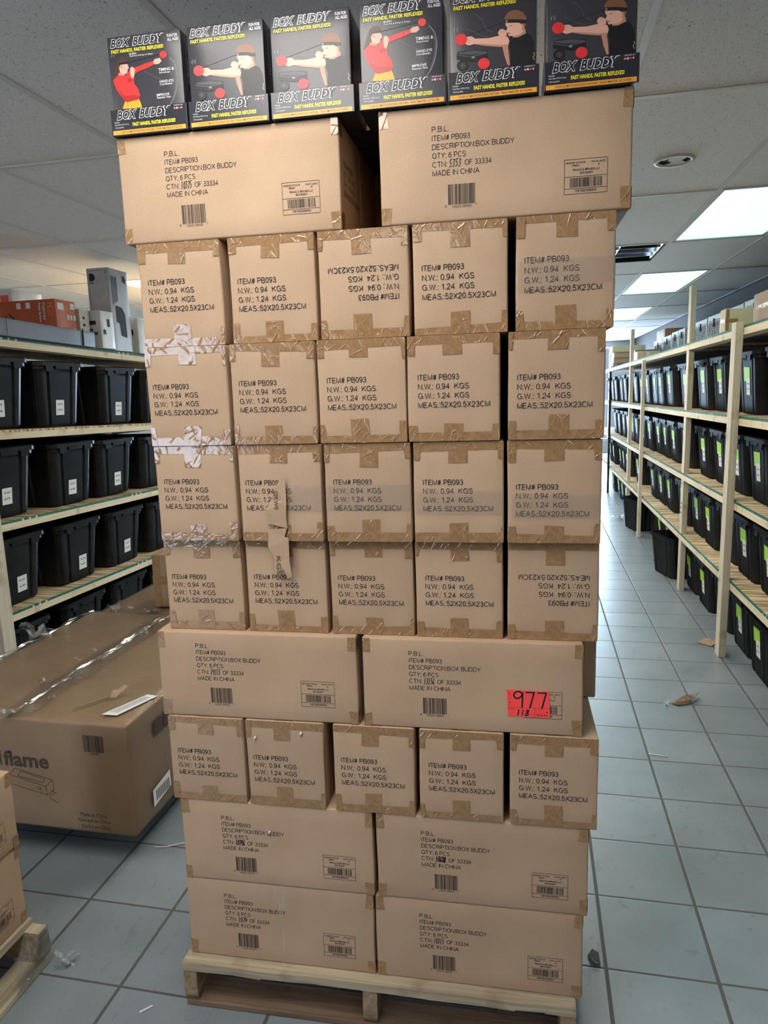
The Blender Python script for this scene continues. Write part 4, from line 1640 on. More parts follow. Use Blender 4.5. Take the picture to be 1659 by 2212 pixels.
# faint mill stamps on the second post
m_ = MB()
fn = lambda px, pz, yy: (RXF + .0035 + OX + yy, 5.80 + .0445 + OY - px, pz)
for z in (.86, .70, .665, .625):
    for q in range(5):
        a, b_ = -.03 + q * .012, -.03 + q * .012 + .008
        m_.quad((RXF + .0035 + OX, 5.8445 + OY - a, z), (RXF + .0035 + OX, 5.8445 + OY - b_, z), (RXF + .0035 + OX, 5.8445 + OY - b_, z + .012), (RXF + .0035 + OX, 5.8445 + OY - a, z + .012))
m_.build('mill_stamp', M['ink_brown'], rack)

LEVN = ['second shelf from the floor', 'third shelf from the floor', 'fourth shelf from the floor']
ORD = ['nearest', 'second', 'third', 'fourth', 'fifth', 'sixth', 'seventh', 'eighth', 'ninth', 'tenth', 'eleventh', 'twelfth', 'thirteenth', 'fourteenth', 'fifteenth', 'sixteenth', 'seventeenth', 'eighteenth']
RT = {2: [3.45, 4.02, 4.62, 5.27, 5.74, 6.41, 7.05, 7.50, 7.95, 8.40, 8.84, 9.40, 9.84, 10.28, 10.72, 11.5, 11.95, 12.4],
      1: [3.36, 3.81, 4.27, 4.71, 5.15, 5.59, 6.31, 6.75, 7.19, 7.64, 8.10, 8.55, 9.05, 9.52, 9.97, 10.42, 10.9, 11.5],
      0: [3.55, 4.02, 4.46, 4.90, 5.34, 5.78, 6.28, 6.95, 7.39, 7.83, 9.00, 9.88, 10.32, 10.76, 11.5, 11.95]}
SHELFN = {2: 'top tote shelf', 1: 'middle tote shelf', 0: 'lower tote shelf'}
rg = random.Random(21)
for lv, ys in RT.items():
    for i, y in enumerate(ys):
        set_ = rg.uniform(0, .02)
        x = RXF + .055 + .337 + set_ 
        tote((x, y, rz_at(lv, y) + .004), -PI / 2, 'lidded black tote, %s from the near end on the right rack %s' % (ORD[i], SHELFN[lv]), 'black totes on the right rack', True, None, rg.randrange(4), lv * 40 + i)
FT = [(4.06, 0, 1, 0.0), (4.505, 1, 1, .02), (4.95, 1, 1, .02), (5.395, 1, 1, .0), (5.84, 1, 1, .0), (6.95, 1, 1, .03), (7.40, 1, 1, .03), (7.845, 1, 0, .03), (9.0, 1, 0, .03), (9.78, 1, 1, 0), (10.22, 1, 1, 0), (10.66, 1, 1, 0), (11.4, 1, 1, 0)]
for i, (y, lid, gr, sb) in enumerate(FT):
    tote((RXF + .050 + .337 + sb, y, .002), -PI / 2, '%s black tote on the floor under the right rack, %s from the near end' % ('lidded' if lid else 'open', ORD[i]), 'black totes on the floor under the right rack', bool(lid), None, i if gr else None, 300 + i, (1, 1, .94) if y > 9.5 else None)
tote((1.385, 6.375, .002), -PI / 2 + .28, 'open black tote poking into the aisle beside the second right post', 'open black totes poking into the aisle', False, None, None, 1)
tote((1.375, 8.39, .002), -PI / 2 + .22, 'open black tote poking into the aisle beside the thin right post', 'open black totes poking into the aisle', False, None, None, 2)

# ------------------------------------------------------------------ things on top of the right rack
def lattice_crate(y, w, h, label, x=1.50, d=.36):
    z = rz_at(3, y) + .006
    t = thing('plastic_crate', label, 'crate', (x, y, z), -PI / 2, 'grey lattice crates on the right rack')
    mb = MB()
    b = .018
    # front frame (local -y faces the aisle)
    mb.box(-w / 2, 0, 0, -w / 2 + b, .012, h)
    mb.box(w / 2 - b, 0, 0, w / 2, .012, h)
    mb.box(-w / 2 + b, 0, 0, w / 2 - b, .012, b)
    mb.box(-w / 2 + b, 0, h - .04, w / 2 - b, .012, h - .004)
    for k in range(9):
        x0 = -w / 2 + b + (w - 2 * b) * (k + .2) / 9
        mb.box(x0, -.001, h - .062, x0 + (w - 2 * b) * .5 / 9, .010, h - .04)
    # side and back walls and floor
    mb.box(-w / 2, .012, 0, -w / 2 + .008, d, h)
    mb.box(w / 2 - .008, .012, 0, w / 2, d, h)
    mb.box(-w / 2 + .008, d - .008, 0, w / 2 - .008, d, h)
    mb.box(-w / 2 + .008, .012, 0, w / 2 - .008, d - .008, .006)
    mb.build('crate_frame', M['crate'], t)
    mb = MB()
    st = .042
    n = int((w + h) / st) + 1
    for s_ in (1, -1):
        for k in range(-n, n + 1):
            x0 = k * st
            a, bb = Vector((x0, 0)), Vector((x0 + s_ * (h - .05), h - .05))
            # clip to the frame
            pts = []
            for tt in range(0, 21):
                p = a.lerp(bb, tt / 20)
                if -w / 2 + b <= p.x <= w / 2 - b:
                    pts.append(p)
            if len(pts) > 1:
                p, q = pts[0], pts[-1]
                mb.tube([(p.x, .006 + .001 * s_, p.y + .008), (q.x, .006 + .001 * s_, q.y + .008)], .0038, 4)
    mb.build('lattice', M['crate'], t)
    mb = MB()
    mb.box(-w / 2 + .010, .030, .007, w / 2 - .010, d - .010, h - .03)
    mb.build('dark_fill', M['crate_shade'], t)  # dark block stands in for the shade behind the lattice
    mb = MB()
    mb.box(-.016, -.006, h - .10, .016, 0, h - .03)
    mb.build('latch', M['dark'], t, bevel=.002)
    return t


for k, (ya, yb, h) in enumerate(((5.22, 5.70, .262), (5.73, 6.15, .262), (6.38, 6.80, .265), (6.84, 7.33, .265), (7.77, 8.10, .265), (8.12, 8.46, .265), (8.50, 9.02, .255), (9.05, 9.66, .25))):
    lattice_crate((ya + yb) / 2, yb - ya, h, 'grey lattice plastic crate on top of the right rack, %s from the near end' % ORD[k])


def plain_carton(name, x0, y0, z0, x1, y1, z1, label, mat='card_pale', cat='carton', group=None, rz=0, r=.004, tape=True):
    t = thing(name, label, cat, (x0, y0, z0), rz, group)
    w, d, h = x1 - x0, y1 - y0, z1 - z0
    rbox(w, d, h, r, 4, .0006, x0 * 7 + y0).build('box_shell', M[mat] if isinstance(mat, str) else mat, t, smooth=True)
    if tape:
        mb = MB()
        e = .0016
        mb.box(-e, -.0014, h * .44, w * .4, -.0008, h * .60)
        mb.box(-e, -.0010, h * .44, -e + .0006, d * .9, h * .60)
        mb.box(w * .02, -.0018, 0.004, w * .12, -.0010, h - .004)
        mb.build('packing_tape', M['tape'], t)
    return t


G1 = 'boxes on top of the right rack'
plain_carton('cardboard_carton', 1.22, 3.90, 1.964, 1.42, 4.46, 2.125, 'brown taped carton at the right edge on top of the right rack', 'card_dark', group=G1)
plain_carton('cardboard_carton', 1.222, 5.07, 1.952, 1.415, 5.20, 2.112, 'pale tan carton with clear tape on the right rack, left of the brown one', 'card_pale', group=G1)
t = plain_carton('cardboard_carton', 1.222, 9.07, 1.915, 1.49, 9.34, 2.026, 'long flat tan carton with white label on the far right rack', 'card_pale', group=G1, tape=False)
mb = MB()
mb.box(.105, -.0014, .012, .145, -.0010, .10)
mb.build('white_label', M['paper'], t)
mb = MB()
mb.box(-.0014, -.0035, .01, -.0035, .2, .1)
mb.build('clear_wrap', M['crinkle'], t)
plain_carton('wrapped_flat_pack', 1.24, 9.39, 1.912, 1.49, 9.78, 2.055, 'flat pack in bluish plastic behind the long flat tan carton', flat('blue_plastic', (0.10, 0.16, 0.20), .25, .5), 'package', tape=False)
zs = 1.893
for k, (dx, h, m_) in enumerate(((.012, .075, 'card'), (.004, .085, 'card'), (.0, .085, 'card'), (.03, .10, 'card_pale'))):
    plain_carton('cardboard_carton', 1.235 - dx + .02, 11.9 - .02 * k, zs, 1.705 + (k == 3) * .01, 12.3, zs + h - .001, 'flat carton in the far stack on the right rack, %s' % ('bottom one', 'second from bottom', 'second from top', 'pale topmost one')[k], m_, group='flat cartons stacked far along the right rack', tape=False)
    zs += h
plain_carton('orange_box', 1.76, 10.45, 1.897, 2.04, 11.1, 2.375, 'orange and brown upright box behind the crates on the right rack', flat('orange_brown', (0.42, 0.20, 0.11), .5), 'box', tape=False)
# black cable/tool lying on the far shelf
mb = MB()
mb.tube([(1.19, 11.55, 1.905), (1.24, 11.2, 1.91), (1.21, 10.9, 1.915), (1.27, 10.6, 1.925), (1.30, 10.5, 1.93)], .012, 6)
tag(mb.build('black_cable', M['dark'], smooth=True), 'black cable lying on the far end of the right rack top', 'cable')

# ------------------------------------------------------------------ left rack
LXF = -2.78
LZ = [.518, 1.020, 1.512, 2.006]
LS = -.026


def lz_at(k, y):
    return LZ[k] + LS * (y - 3.2)


rack2 = thing('shelving_rack', 'wooden shelving rack with black totes at the left', 'shelf', (LXF, 3.1, 0), 0, 'wooden shelving racks')
OX, OY = -LXF, -3.1
for k in range(4):
    for (y0, y1) in ((1.9, 3.09), (3.09, 5.4), (5.4, 7.4)):
        dz = LS * (y1 - y0)
        zt = lz_at(k, y0)
        a, b = y0 + .002, y1 - .002
        m_ = MB()
        m_.box(LXF - .089 + OX, a + OY, zt - .012 - .038, LXF + OX, b + OY, zt - .0125, 0, dz)
        m_.build('shelf_rail', M['pine_y'], rack2, bevel=.002)
        m_ = MB()
        m_.box(LXF - .80 + OX, a + OY, zt - .012, LXF - .002 + OX, b + OY, zt, 0, dz)
        p = m_.build('shelf_panel', M['osb'], rack2)
        if k == 2:
            continue
        m_ = MB()
        m_.box(LXF - .0019 + OX, a + OY, zt - .0118, LXF - .0005 + OX, b + OY, zt + .0004, 0, dz)
        m_.box(LXF - .006 + OX, a + OY, zt - .0002, LXF - .0005 + OX, b + OY, zt + .0006, 0, dz)
        e = m_.build('green_edge', M['green_edge'], p)
        e['label'] = 'green painted front edge'
        m_ = MB()
        for base in (.25, 1.35):
            for q in range(3):
                yq = y0 + base + q * .055
                if yq > y1 - .1:
                    continue
                zz = zt + dz * (yq - a) / (b - a)
                m_.box(LXF - .0004 + OX, yq + OY, zz - .0116, LXF + .0002 + OX, yq + .016 + OY, zz - .001)
        m_.build('edge_stamp', M['stamp'], p)
for y in (1.95, 3.05, 5.35, 7.3):
    m_ = MB()
    m_.box(LXF + OX + .001, y + OY, 0, LXF + .039 + OX, y + .089 + OY, 1.98)
    m_.build('post', M['pine_z'], rack2, bevel=.002)
    m_ = MB()
    m_.box(LXF - .80 + OX, y + OY, 0, LXF - .761 + OX, y + .089 + OY, 1.98)
    m_.build('post', M['pine_z'], rack2)
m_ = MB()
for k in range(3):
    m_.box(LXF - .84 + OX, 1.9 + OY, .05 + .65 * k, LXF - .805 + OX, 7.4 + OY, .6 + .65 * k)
m_.build('light_block_panel', M['wall_dark'], rack2)  # unseen panel added to keep light from leaking between the totes
LT = {2: [(3.385, ('#-191', '#-200')), (3.895, ('#-201', '#-210')), (4.52, ('#-211', '#-220')), (5.05, None)],
      1: [(3.36, ('#-261', '#-270')), (3.94, ('#-271', '#-280')), (4.412, ('#-281', '#-290')), (4.95, None)],
      0: [(3.36, ('#-331', '#-340')), (3.92, ('#-341', '#-350')), (4.45, ('#-351', '#-360')), (4.98, None)]}
LVN = {2: 'top tote shelf', 1: 'middle tote shelf', 0: 'lower tote shelf'}
for lv, lst in LT.items():
    for i, (y, cd) in enumerate(lst):
        lb = 'black lidded tote on the left rack with card %s' % ' '.join(cd) if cd else 'black lidded tote half hidden by the tower on the left rack %s' % LVN[lv]
        tote((LXF - .045 - .337 * 1.05, y, lz_at(lv, y) + .008), PI / 2, lb, 'black totes on the left rack', True, cd, None, 400 + lv * 9 + i, (1.06, 1.05, 1.05))
for i, y in enumerate((2.75, 3.35, 3.92, 4.45, 4.98)):
    tote((LXF - .06 - .337 * 1.05, y, .002), PI / 2, 'black tote in shade on the floor under the left rack, %s from the near end' % ORD[i], 'black totes on the floor under the left rack', True, None, None, 500 + i, (1.06, 1.05, 1.05))

# things on top of the left rack
M['gbox'] = noisy('grey_printed_box', (0.36, 0.36, 0.37), (0.42, 0.42, 0.43), (20, 20, 20), 3, .45, .4)
M['wbox'] = noisy('white_printed_box', (0.58, 0.58, 0.57), (0.66, 0.66, 0.65), (14, 14, 14), 3, .4, .4)
M['obox'] = noisy('orange_printed_box', (0.42, 0.085, 0.028), (0.50, 0.115, 0.035), (6, 6, 6), 3, .4, .4)
M['flatbox'] = flat('grey_flat_box', (0.115, 0.118, 0.13), .5, .4)


def lshelf(y):
    return lz_at(3, y) + .008


G2 = 'boxes on top of the left rack'
t = plain_carton('tall_box', -2.945, 4.41, lshelf(4.5), -2.785, 4.64, 2.525, 'tall grey printed box standing on top of the left rack', M['gbox'], 'box', G2, tape=False)
mb = MB()
H = 2.525 - lshelf(4.5)
# camera-facing print: lens badge and lines
mb.poly([(.02, -.0012, H - .085), (.045, -.0012, H - .085), (.062, -.0012, H - .07), (.062, -.0012, H - .05), (.045, -.0012, H - .035), (.02, -.0012, H - .035)])
rect(mb, .02, H - .100, .050, H - .093, 0, -.0012)
rect(mb, .14, H - .035, .148, H - .027, 0, -.0012)
rect(mb, .012, H - .018, .150, H - .0165, 0, -.0012)
rect(mb, .012, .02, .0135, H - .018, 0, -.0012)
mb.build('front_print', M['ink'], t)
mb = MB()
fx = .1612
q = lambda y, z: (fx, y, z)
for k in range(4):
    mb.quad(q(.03 + .018 * k, H - .24 + .01 * k), q(.038 + .018 * k, H - .24 + .01 * k), q(.038 + .018 * k, H - .05), q(.03 + .018 * k, H - .05))
mb.poly([q(.165, H - .075), q(.20, H - .085), q(.205, H - .055), q(.185, H - .03), q(.165, H - .04)])
mb.poly([q(.055, H - .24), q(.13, H - .25), q(.165, H - .29), q(.17, H - .45), q(.10, H - .44), q(.09, H - .36), q(.055, H - .35)])
mb.build('side_picture', M['ink'], t)
t = plain_carton('small_box', -2.865, 4.215, lshelf(4.3), -2.745, 4.36, 2.225, 'small dented white box in front of the tall grey box', M['wbox'], 'box', G2, tape=False)
mb = MB()
rect(mb, .012, .15, .085, .175, 0, -.0012)
rect(mb, .012, .11, .06, .125, 0, -.0012)
rect(mb, .012, .085, .095, .105, 1, -.0012)
mb.quad((.1212, .02, .09), (.1212, .05, .09), (.1212, .05, .12), (.1212, .02, .12), 0)
mb.quad((.1212, .07, .14), (.1212, .10, .14), (.1212, .10, .19), (.1212, .07, .19), 0)
mb.build('box_print', [M['ink'], flat('dull_green_ink', (.05, .09, .06))], t)
t = plain_carton('small_box', -3.02, 4.10, lshelf(4.1), -2.815, 4.20, 2.225, 'white box squeezed between the orange box and the tall grey box', M['wbox'], 'box', G2, tape=False)
mb = MB()
for k in range(4):
    mb.quad((.2062, .03, .04 + .045 * k), (.2062, .05, .04 + .045 * k), (.2062, .05, .055 + .045 * k), (.2062, .03, .055 + .045 * k))
mb.build('box_print', M['ink'], t)
t = plain_carton('orange_box', -3.36, 3.87, lshelf(3.9), -2.815, 4.065, 2.262, 'long orange printed box lying on top of the left rack', M['obox'], 'box', G2, tape=False)
w_, h_ = .545, 2.262 - lshelf(3.9)
mb = MB()
fnv = lambda px, pz, yy: (.43 + (pz), -.0014, px)


def vtext(s_, x, z, ln, hh, m, face=0):
    # lettering turned a quarter, reading downwards
    f = (lambda a, b, yy: (x + b, -.0014, z - a)) if face == 0 else (lambda a, b, yy: (w_ + .0014, x + b, z - a))
    text(mb, s_, 0, 0, ln, hh, m, fn=f, bold=.02)


vtext('HDX', .535, h_ - .02, .085, .045, 1)
vtext('Multi-Use', .478, h_ - .02, .10, .020, 0)
vtext('Pump Sprayer', .448, h_ - .02, .115, .020, 0)
rect(mb, .28, h_ - .05, .31, h_ - .015, 0, -.0014)
rect(mb, .345, h_ - .05, .375, h_ - .015, 0, -.0014)
mb.poly([(.25, -.0014, .015), (.25, -.0014, .05), (.29, -.0014, .085), (.35, -.0014, .09), (.40, -.0014, .05), (.40, -.0014, .015)], 0)
for a, b in (((.22, .19), (.30, .12)), ((.30, .12), (.37, .10)), ((.37, .10), (.46, .02)), ((.36, .10), (.40, .04)), ((.38, .12), (.43, .05))):
    d = (Vector(b) - Vector(a)).normalized()
    n_ = Vector((-d.y, d.x)) * .004
    mb.quad((a[0] + n_.x, -.0018, a[1] + n_.y), (a[0] - n_.x, -.0018, a[1] - n_.y), (b[0] - n_.x, -.0018, b[1] - n_.y), (b[0] + n_.x, -.0018, b[1] + n_.y), 2)
q = lambda y, z: (w_ + .0014, y, z)
mb.quad(q(.02, h_ - .06), q(.08, h_ - .06), q(.075, h_ - .02), q(.02, h_ - .02), 0)
mb.quad(q(.14, h_ - .05), q(.18, h_ - .05), q(.18, h_ - .015), q(.14, h_ - .015), 0)
for k in range(3):
    mb.quad(q(.105 + .03 * k, h_ - .115), q(.125 + .03 * k, h_ - .115), q(.125 + .03 * k, h_ - .085), q(.105 + .03 * k, h_ - .085), 0)
mb.quad(q(.11, .02), q(.185, .02), q(.185, .10), q(.13, .10), 0)
mb.build('box_print', [M['paper'], flat('orange_ink', (.75, .20, .05)), M['ink']], t)
t = plain_carton('flat_box', -2.80, 3.05, lz_at(3, 3.05) + .003, -2.745, 4.135, lz_at(3, 3.05) + .097, 'long flat dark grey box along the front of the left rack top', M['flatbox'], 'box', G2, tape=False)
mb = MB()
t.rotation_euler[0] = math.atan(LS)
mb.box(.0555, .955, .002, .0592, .963, .105)
mb.box(.0585, .30, .002, .0590, .303, .105)
mb.build('lid_seam', M['dark'], t)
t = plain_carton('white_box', -3.75, 4.12, lshelf(4.1), -3.31, 4.42, 2.378, 'white box with red patch at the left edge above the orange box', M['wbox'], 'box', G2, tape=False)
mb = MB()
rect(mb, .36, .26, .42, .35, 0, -.0014)
f2 = lambda a, b, yy: (.335 + b, -.0014, .36 - a)
text(mb, 'ELITE LA', 0, 0, .16, .03, 1, fn=f2, bold=.02)
mb.build('box_print', [flat('red_ink', (.75, .10, .05)), M['ink']], t)
t = plain_carton('white_box', -2.885, 4.69, lshelf(4.8), -2.765, 4.95, 2.22, 'white box with black ring print half hidden by the tower on the left rack', M['wbox'], 'box', G2, tape=False)
mb = MB()
mb.poly([(.055 + .03 * math.cos(2 * PI * k / 16), -.0014, .15 + .03 * math.sin(2 * PI * k / 16)) for k in range(16)])
mb.build('box_print', M['ink'], t)
plain_carton('white_box', -2.90, 5.0, lshelf(5.0), -2.74, 5.3, 2.255, 'white box farther back beside the tower on the left rack top', M['wbox'], 'box', G2, tape=False)

# ------------------------------------------------------------------ big film-wrapped carton on the left
BX0, BX1, BY0, BY1, BZ0, BZ1 = -2.27, -1.356, 2.0, 3.16, .1345, .555
t = thing('wrapped_carton', 'big brown carton wrapped in stretch film, lying on a pallet at left', 'carton', (BX0, BY0, BZ0), 0, 'big film-wrapped cartons')
w_, d_, h_ = BX1 - BX0, BY1 - BY0, BZ1 - BZ0
rbox(w_, d_, h_, .010, 8, .006, 3.3).build('box_shell', M['card_dark'], t, smooth=True)
mb = MB()
yp = -.0009
x0 = -1.955 - BX0
text(mb, 'real', x0, .292, .085, .060, 0, yp, 0.0)
text(mb, 'flame', x0 + .094, .292, .185, .060, 0, yp, .03)
mb.build('brand_print', M['ink_brown'], t)
mb = MB()
barcode(mb, .742, .375, .078, .062, 3, 0, 22, yp)
text(mb, '834988', .768, .310, .03, .007, 0, yp)
mb.build('barcode', M['ink'], t)
mb = MB()
text(mb, 'Made in China', .700, .078, .105, .016, 0, yp)
text(mb, 'Fabriqué en Chine', .690, .054, .125, .017, 0, yp)
text(mb, 'Hecho en China', .700, .032, .115, .016, 0, yp)
mb.build('printed_text', M['ink_brown'], t)
mb = MB()


def ln3(pts, th=.0018):
    for a, b in zip(pts, pts[1:]):
        d = (Vector(b) - Vector(a)).normalized()
        n_ = Vector((-d.y, d.x)) * th / 2
        mb.quad((a[0] + n_.x, yp, a[1] + n_.y), (a[0] - n_.x, yp, a[1] - n_.y), (b[0] - n_.x, yp, b[1] - n_.y), (b[0] + n_.x, yp, b[1] + n_.y))


def dr(*pts):
    # drawing measured on the picture: to carton-local metres
    return [(.425 + (u - 115) / 330 * .178, .228 - (v - 1570) / 250 * .128) for u, v in pts]


for pl in (dr((118, 1630), (165, 1575), (440, 1640), (385, 1695), (118, 1630)), dr((118, 1630), (122, 1700), (388, 1760), (385, 1695)), dr((388, 1760), (445, 1715), (440, 1640)),
           dr((180, 1632), (205, 1595), (385, 1640), (365, 1668), (180, 1632)), dr((420, 1720), (460, 1735), (405, 1760), (412, 1785), (465, 1812)), dr((325, 1695), (322, 1720), (340, 1725), (338, 1705), (352, 1712), (350, 1732))):
    ln3(pl)
mb.build('line_drawing', M['ink_brown'], t)
mb = MB()
mb.add([(.79, .035, h_ + .007), (.855, .19, h_ + .007), (.905, .19, h_ + .007), (.845, .035, h_ + .007)], [(0, 3, 2, 1)])
mb.v = [(.786, .055, h_ + .0075), (.846, .055, h_ + .0075), (.908, .225, h_ + .0075), (.862, .232, h_ + .0075)]
mb.f = [[0, 1, 2, 3]]
mb.m = [0]
for k in range(3):
    a = .2 + .2 * k
    p0 = (.786 + .06 * a + .008, .075, h_ + .008)
    p1 = (.862 + .046 * a - .008, .21, h_ + .008)
    mb.quad(p0, (p0[0] + .003, p0[1], p0[2]), (p1[0] + .003, p1[1], p1[2]), p1, 1)
mb.build('white_label', [M['paper'], M['ink']], t)
mb = MB()
xs_ = w_ + .0072
mb.quad((xs_, .115, .045), (xs_, .24, .060), (xs_, .24, .125), (xs_, .115, .11), 0)
for k in range(9):
    y = .135 + k * .011
    mb.quad((xs_ + .0004, y, .060), (xs_ + .0004, y + .005, .060), (xs_ + .0004, y + .005, .100), (xs_ + .0004, y, .100), 1)
mb.build('side_label', [M['paper'], M['ink']], t)
mb = MB()
for k in range(4):
    mb.quad((xs_, .16 + .07 * k, .30), (xs_, .215 + .07 * k, .30), (xs_, .215 + .07 * k, .36), (xs_, .16 + .07 * k, .36))
mb.build('side_print', M['ink_brown'], t)
# torn tape scrap with a dark tear line on top
mb = MB()
zt = h_ + .0078
sp_ = [(.735, .185, 0), (.765, .18, .004), (.775, .19, .020), (.787, .195, .026), (.805, .20, .043), (.787, .205, .047), (.768, .195, .030), (.745, .19, .028)]
mb.poly([(a, b, zt + c) for a, b, c in sp_])
mb.build('torn_scrap', M['card'], t)
mb = MB()
mb.quad((.655, .075, zt), (.658, .073, zt), (.742, .19, zt), (.735, .192, zt))
mb.build('tear_line', M['ink_brown'], t)
# stretch film: skin slightly off the carton, with ridges
mb = rbox(w_ + .008, d_ + .008, h_ + .006, .012, 30, .0045, 9.1)
mb.build('stretch_film', M['film'], t, (-.004, -.004, -.001), smooth=True)
# gathered film along the middle seam: flat skirt and twisted strands
M['rope'] = film('film_rope', base=0.16, cover=0.5, scale=(60, 14, 60), rough=0.06, bs=0.8, diffuse=0.02)
mb = MB()
rg = random.Random(6)
n, nu = 60, 6
for j in range(n + 1):
    y = d_ * j / n
    for i in range(nu + 1):
        u = i / nu
        mb.v.append((.46 + (u - .5) * .13 + .006 * math.sin(j * .35), y, h_ + .009 + rg.uniform(0, .0025)))
for j in range(n):
    for i in range(nu):
        mb.f.append([j * (nu + 1) + i, j * (nu + 1) + i + 1, (j + 1) * (nu + 1) + i + 1, (j + 1) * (nu + 1) + i])
        mb.m.append(0)
mb.build('film_skirt', M['film'], t, smooth=True)
for k in range(7):
    mb = MB()
    ph, am = rg.uniform(0, 6), rg.uniform(.004, .011)
    bx_ = .46 if k < 5 else .012
    j0, j1 = ((0, 90), (0, 60), (25, 90), (0, 90), (40, 90), (0, 90), (20, 80))[k]
    pts = [Vector((bx_ + am * math.sin(j * .16 + ph) + .006 * noise.noise(Vector((j * .12, k * 7.0, 0))), d_ * (.005 + .985 * j / 90), h_ + .013 + .005 * math.sin(j * .21 + ph * 2) + .003 * noise.noise(Vector((j * .3, k, 3))))) for j in range(j0, j1 + 1)]
    rows = []
    for i, p in enumerate(pts):
        w2 = .0035 + .0035 * abs(noise.noise(Vector((i * .2, k * 3.1, 1))))
        tw_ = i * .25 + ph
        dv = Vector((math.cos(tw_), 0, math.sin(tw_))) * w2
        rows += [p - dv, p + Vector((0, 0, .0015)), p + dv]
    mb.add(rows, [(3 * i + q, 3 * i + q + 1, 3 * i + q + 4, 3 * i + q + 3) for i in range(len(pts) - 1) for q in range(2)])
    mb.build('film_strand', M['rope'], t, smooth=True)


def tuft(name, parent, c, seed, size, n=9):
    mb = MB()
    rg = random.Random(seed)
    for k in range(n):
        a = rg.uniform(0, 2 * PI)
        l = size * rg.uniform(.4, 1)
        pts = []
        hh = rg.uniform(.2, .8)
        for q in range(4):
            r_ = l * q / 3
            pts.append(Vector((c[0] + math.cos(a) * r_ + rg.uniform(-.1, .1) * size, c[1] + math.sin(a) * r_ + rg.uniform(-.1, .1) * size, c[2] + max(.001, l * hh * math.sin(q / 3 * PI * .8) + rg.uniform(0, .08) * size))))
        wd = size * rg.uniform(.08, .2)
        nrm = Vector((-math.sin(a), math.cos(a), rg.uniform(-.4, .4))) * wd
        vs = []
        for p in pts:
            vs += [p + nrm, p - nrm * .6]
        for v in vs:
            v.z = max(v.z, c[2] + .0006)
        mb.add(vs, [(2 * q, 2 * q + 1, 2 * q + 3, 2 * q + 2) for q in range(3)])
    return mb.build(name, M['crinkle'], parent, smooth=False)


tuft('film_tuft', t, (.0, .72, h_ + .008), 3, .10)
tuft('film_tuft', t, (.45, .0, h_ + .004), 4, .07, 6)
for k in range(8):
    tuft('film_tuft', t, (random.Random(k).uniform(.35, .55), d_ * (.12 + .1 * k), h_ + .012), 30 + k, .035, 4)

t = carton(.90, .82, .40, (-2.265, 3.192, .1345), 0, 'second big film-wrapped carton behind the first at left', 91, .01, .006, group='big film-wrapped cartons', mat='card_dark')
mb = rbox(.908, .826, .406, .012, 20, .006, 4.1)
mb.build('stretch_film', M['film'], t, (-.004, -.003, -.001), smooth=True)
tuft('film_tuft', t, (.10, .03, .405), 13, .09, 8)
tuft('film_tuft', t, (.30, .02, .405), 14, .07, 8)
pallet('wooden pallet under the second film-wrapped carton behind at left', (-2.26, 3.52, 0), 0, 0.88, .5, .128, (M['old_x'], M['old_y'], M['old_dark']), 15)
plain_carton('cardboard_carton', -1.985, 3.30, .547, -1.62, 3.59, .835, 'small brown carton standing on the second film-wrapped carton', 'card_dark', group='loose cartons at left')

# ------------------------------------------------------------------ carton stack at the lower left edge
for k, (z, h, nm) in enumerate(((.1385, .2465, 'lower wide carton of the stack at the lower left edge'), (.3855, .232, 'upper wide carton of the stack at the lower left edge'))):
    for q in range(1):
        t = carton(.52, .205, h, (-1.468 + .006 * k, 1.068, z), PI / 2, nm, 120 + k, group='cartons at the lower left edge')
        put('printed_text', ME_L, t, (.11, .0001, .192))
        put('barcode', ME_B, t, (.142, .0001, .078))
        put('shipping_label', ME_LAB, t, (.386, .0001, .106))
        corner_tapes(t, .52, h, 130 + k)
        flaps(t, .52, .205, h)

M['scrap'] = noisy('dirty_scrap_card', (0.11, 0.065, 0.04), (0.19, 0.12, 0.075), (60, 60, 60), 3, .8, .2)
# ------------------------------------------------------------------ litter
def scrap(name, label, pts, z0, mat, curl=0.0, cat='scrap', th=.002, loc=(0, 0, 0)):
    mb = MB()
    vs = [(a, b, z0 + curl * c) for a, b, c in pts]
    fs = tessellate_polygon([[Vector((v[0], v[1], 0)) for v in vs]])
    mb.add(vs, [tuple(f) for f in fs])
    o = mb.build(name, mat, None, loc)
    s_ = o.modifiers.new('thickness', 'SOLIDIFY')
    s_.thickness = th
    s_.offset = 0
    return tag(o, label, cat, 'litter on the floor')


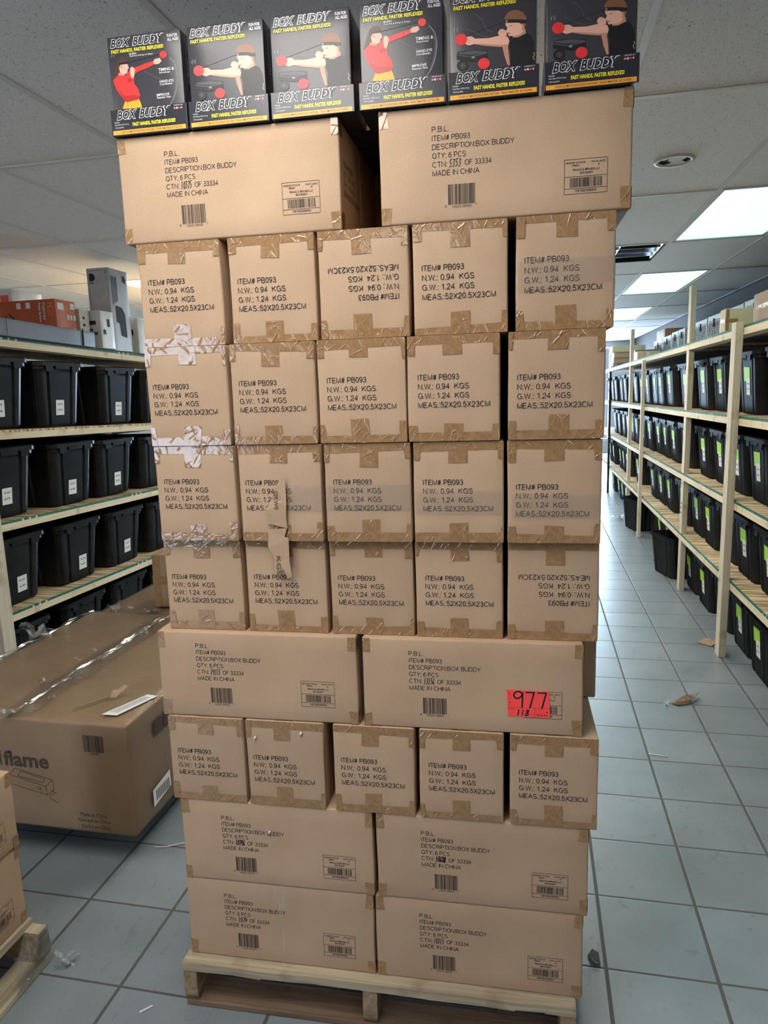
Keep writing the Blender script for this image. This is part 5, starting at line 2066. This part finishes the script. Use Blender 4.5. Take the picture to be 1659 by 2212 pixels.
scrap('cardboard_scrap', 'flat square of brown cardboard on the floor by the near right post', [(1.038, 4.597, 0), (1.111, 4.692, 0), (1.171, 4.614, 0), (1.111, 4.538, 0)], .004, M['card_dark'], th=.005)
t = scrap('torn_cardboard', 'torn curled cardboard scrap with clear tape on the aisle floor', [(.715, 3.655, 0), (.74, 3.63, .3), (.79, 3.65, .2), (.815, 3.67, 1), (.835, 3.69, 1.2), (.87, 3.75, 1.4), (.86, 3.755, 1.1), (.83, 3.74, .8), (.80, 3.72, 1.1), (.76, 3.70, .4)], .004, M['scrap'], .022, th=.002)
tuft('clear_tape_tail', t, (.69, 3.645, .001), 41, .05, 6)
scrap('paper_scrap', 'small crumpled grey wad on the floor right of the bottom carton', [(.165, 1.88, 0), (.18, 1.90, .7), (.197, 1.885, 1), (.20, 1.85, .3), (.185, 1.845, .8), (.172, 1.86, .9)], .003, flat('grey_wad', (.12, .11, .09), .9), .012)
scrap('wood_splinter', 'pale wood splinter on the floor near the tower pallet', [(-1.045, 1.475, 0), (-1.02, 1.50, 0), (-1.018, 1.497, 0), (-1.043, 1.470, 0)], .003, M['paper'], th=.003)
mb = MB()
mb.tube([(.519, 3.108, .003), (.56, 3.10, .004), (.60, 3.093, .003)], .0022, 5)
tag(mb.build('white_stick', M['paper'], smooth=True), 'thin white stick lying on the aisle floor tiles', 'scrap', 'litter on the floor')
t = tuft('plastic_scrap', None, (1.06, 8.95, 0.0), 51, .13, 8)
tag(t, 'white crumpled plastic scrap on the far aisle floor by the third right post', 'scrap', 'litter on the floor')
t = tuft('plastic_scrap', None, (-1.345, 1.585, 0.0), 52, .055, 10)
tag(t, 'clear plastic scrap on the floor by the lower left pallet corner', 'scrap', 'litter on the floor')
t = tuft('plastic_scrap', None, (-1.27, 1.95, 0.0), 54, .02, 5)
tag(t, 'tiny clear plastic bits on the tiles before the film-wrapped carton', 'scrap', 'litter on the floor')
# film wrapped round the lower-left pallet end
mb = MB()
rg = random.Random(2)
nu, nv = 12, 8
vs = []
for j in range(nv + 1):
    for i in range(nu + 1):
        vs.append((-1.402 + rg.uniform(-.004, .004), 1.45 + .155 * i / nu, .02 + .112 * j / nv))
mb.add(vs, [(j * (nu + 1) + i, j * (nu + 1) + i + 1, (j + 1) * (nu + 1) + i + 1, (j + 1) * (nu + 1) + i) for j in range(nv) for i in range(nu)])
tag(mb.build('pallet_film', M['crinkle'], None), 'loose stretch film wrapped over the lower left pallet end', 'plastic film')
mb = MB()
mb.tube([(-1.37, 2.12, .012), (-1.33, 2.14, .004), (-1.22, 2.20, .004), (-1.15, 2.30, .006), (-1.12, 2.42, .004)], .0022, 5)
tag(mb.build('film_strand', M['paper'], smooth=True), 'thin whitish film strand curling out from the film-wrapped carton', 'plastic film')
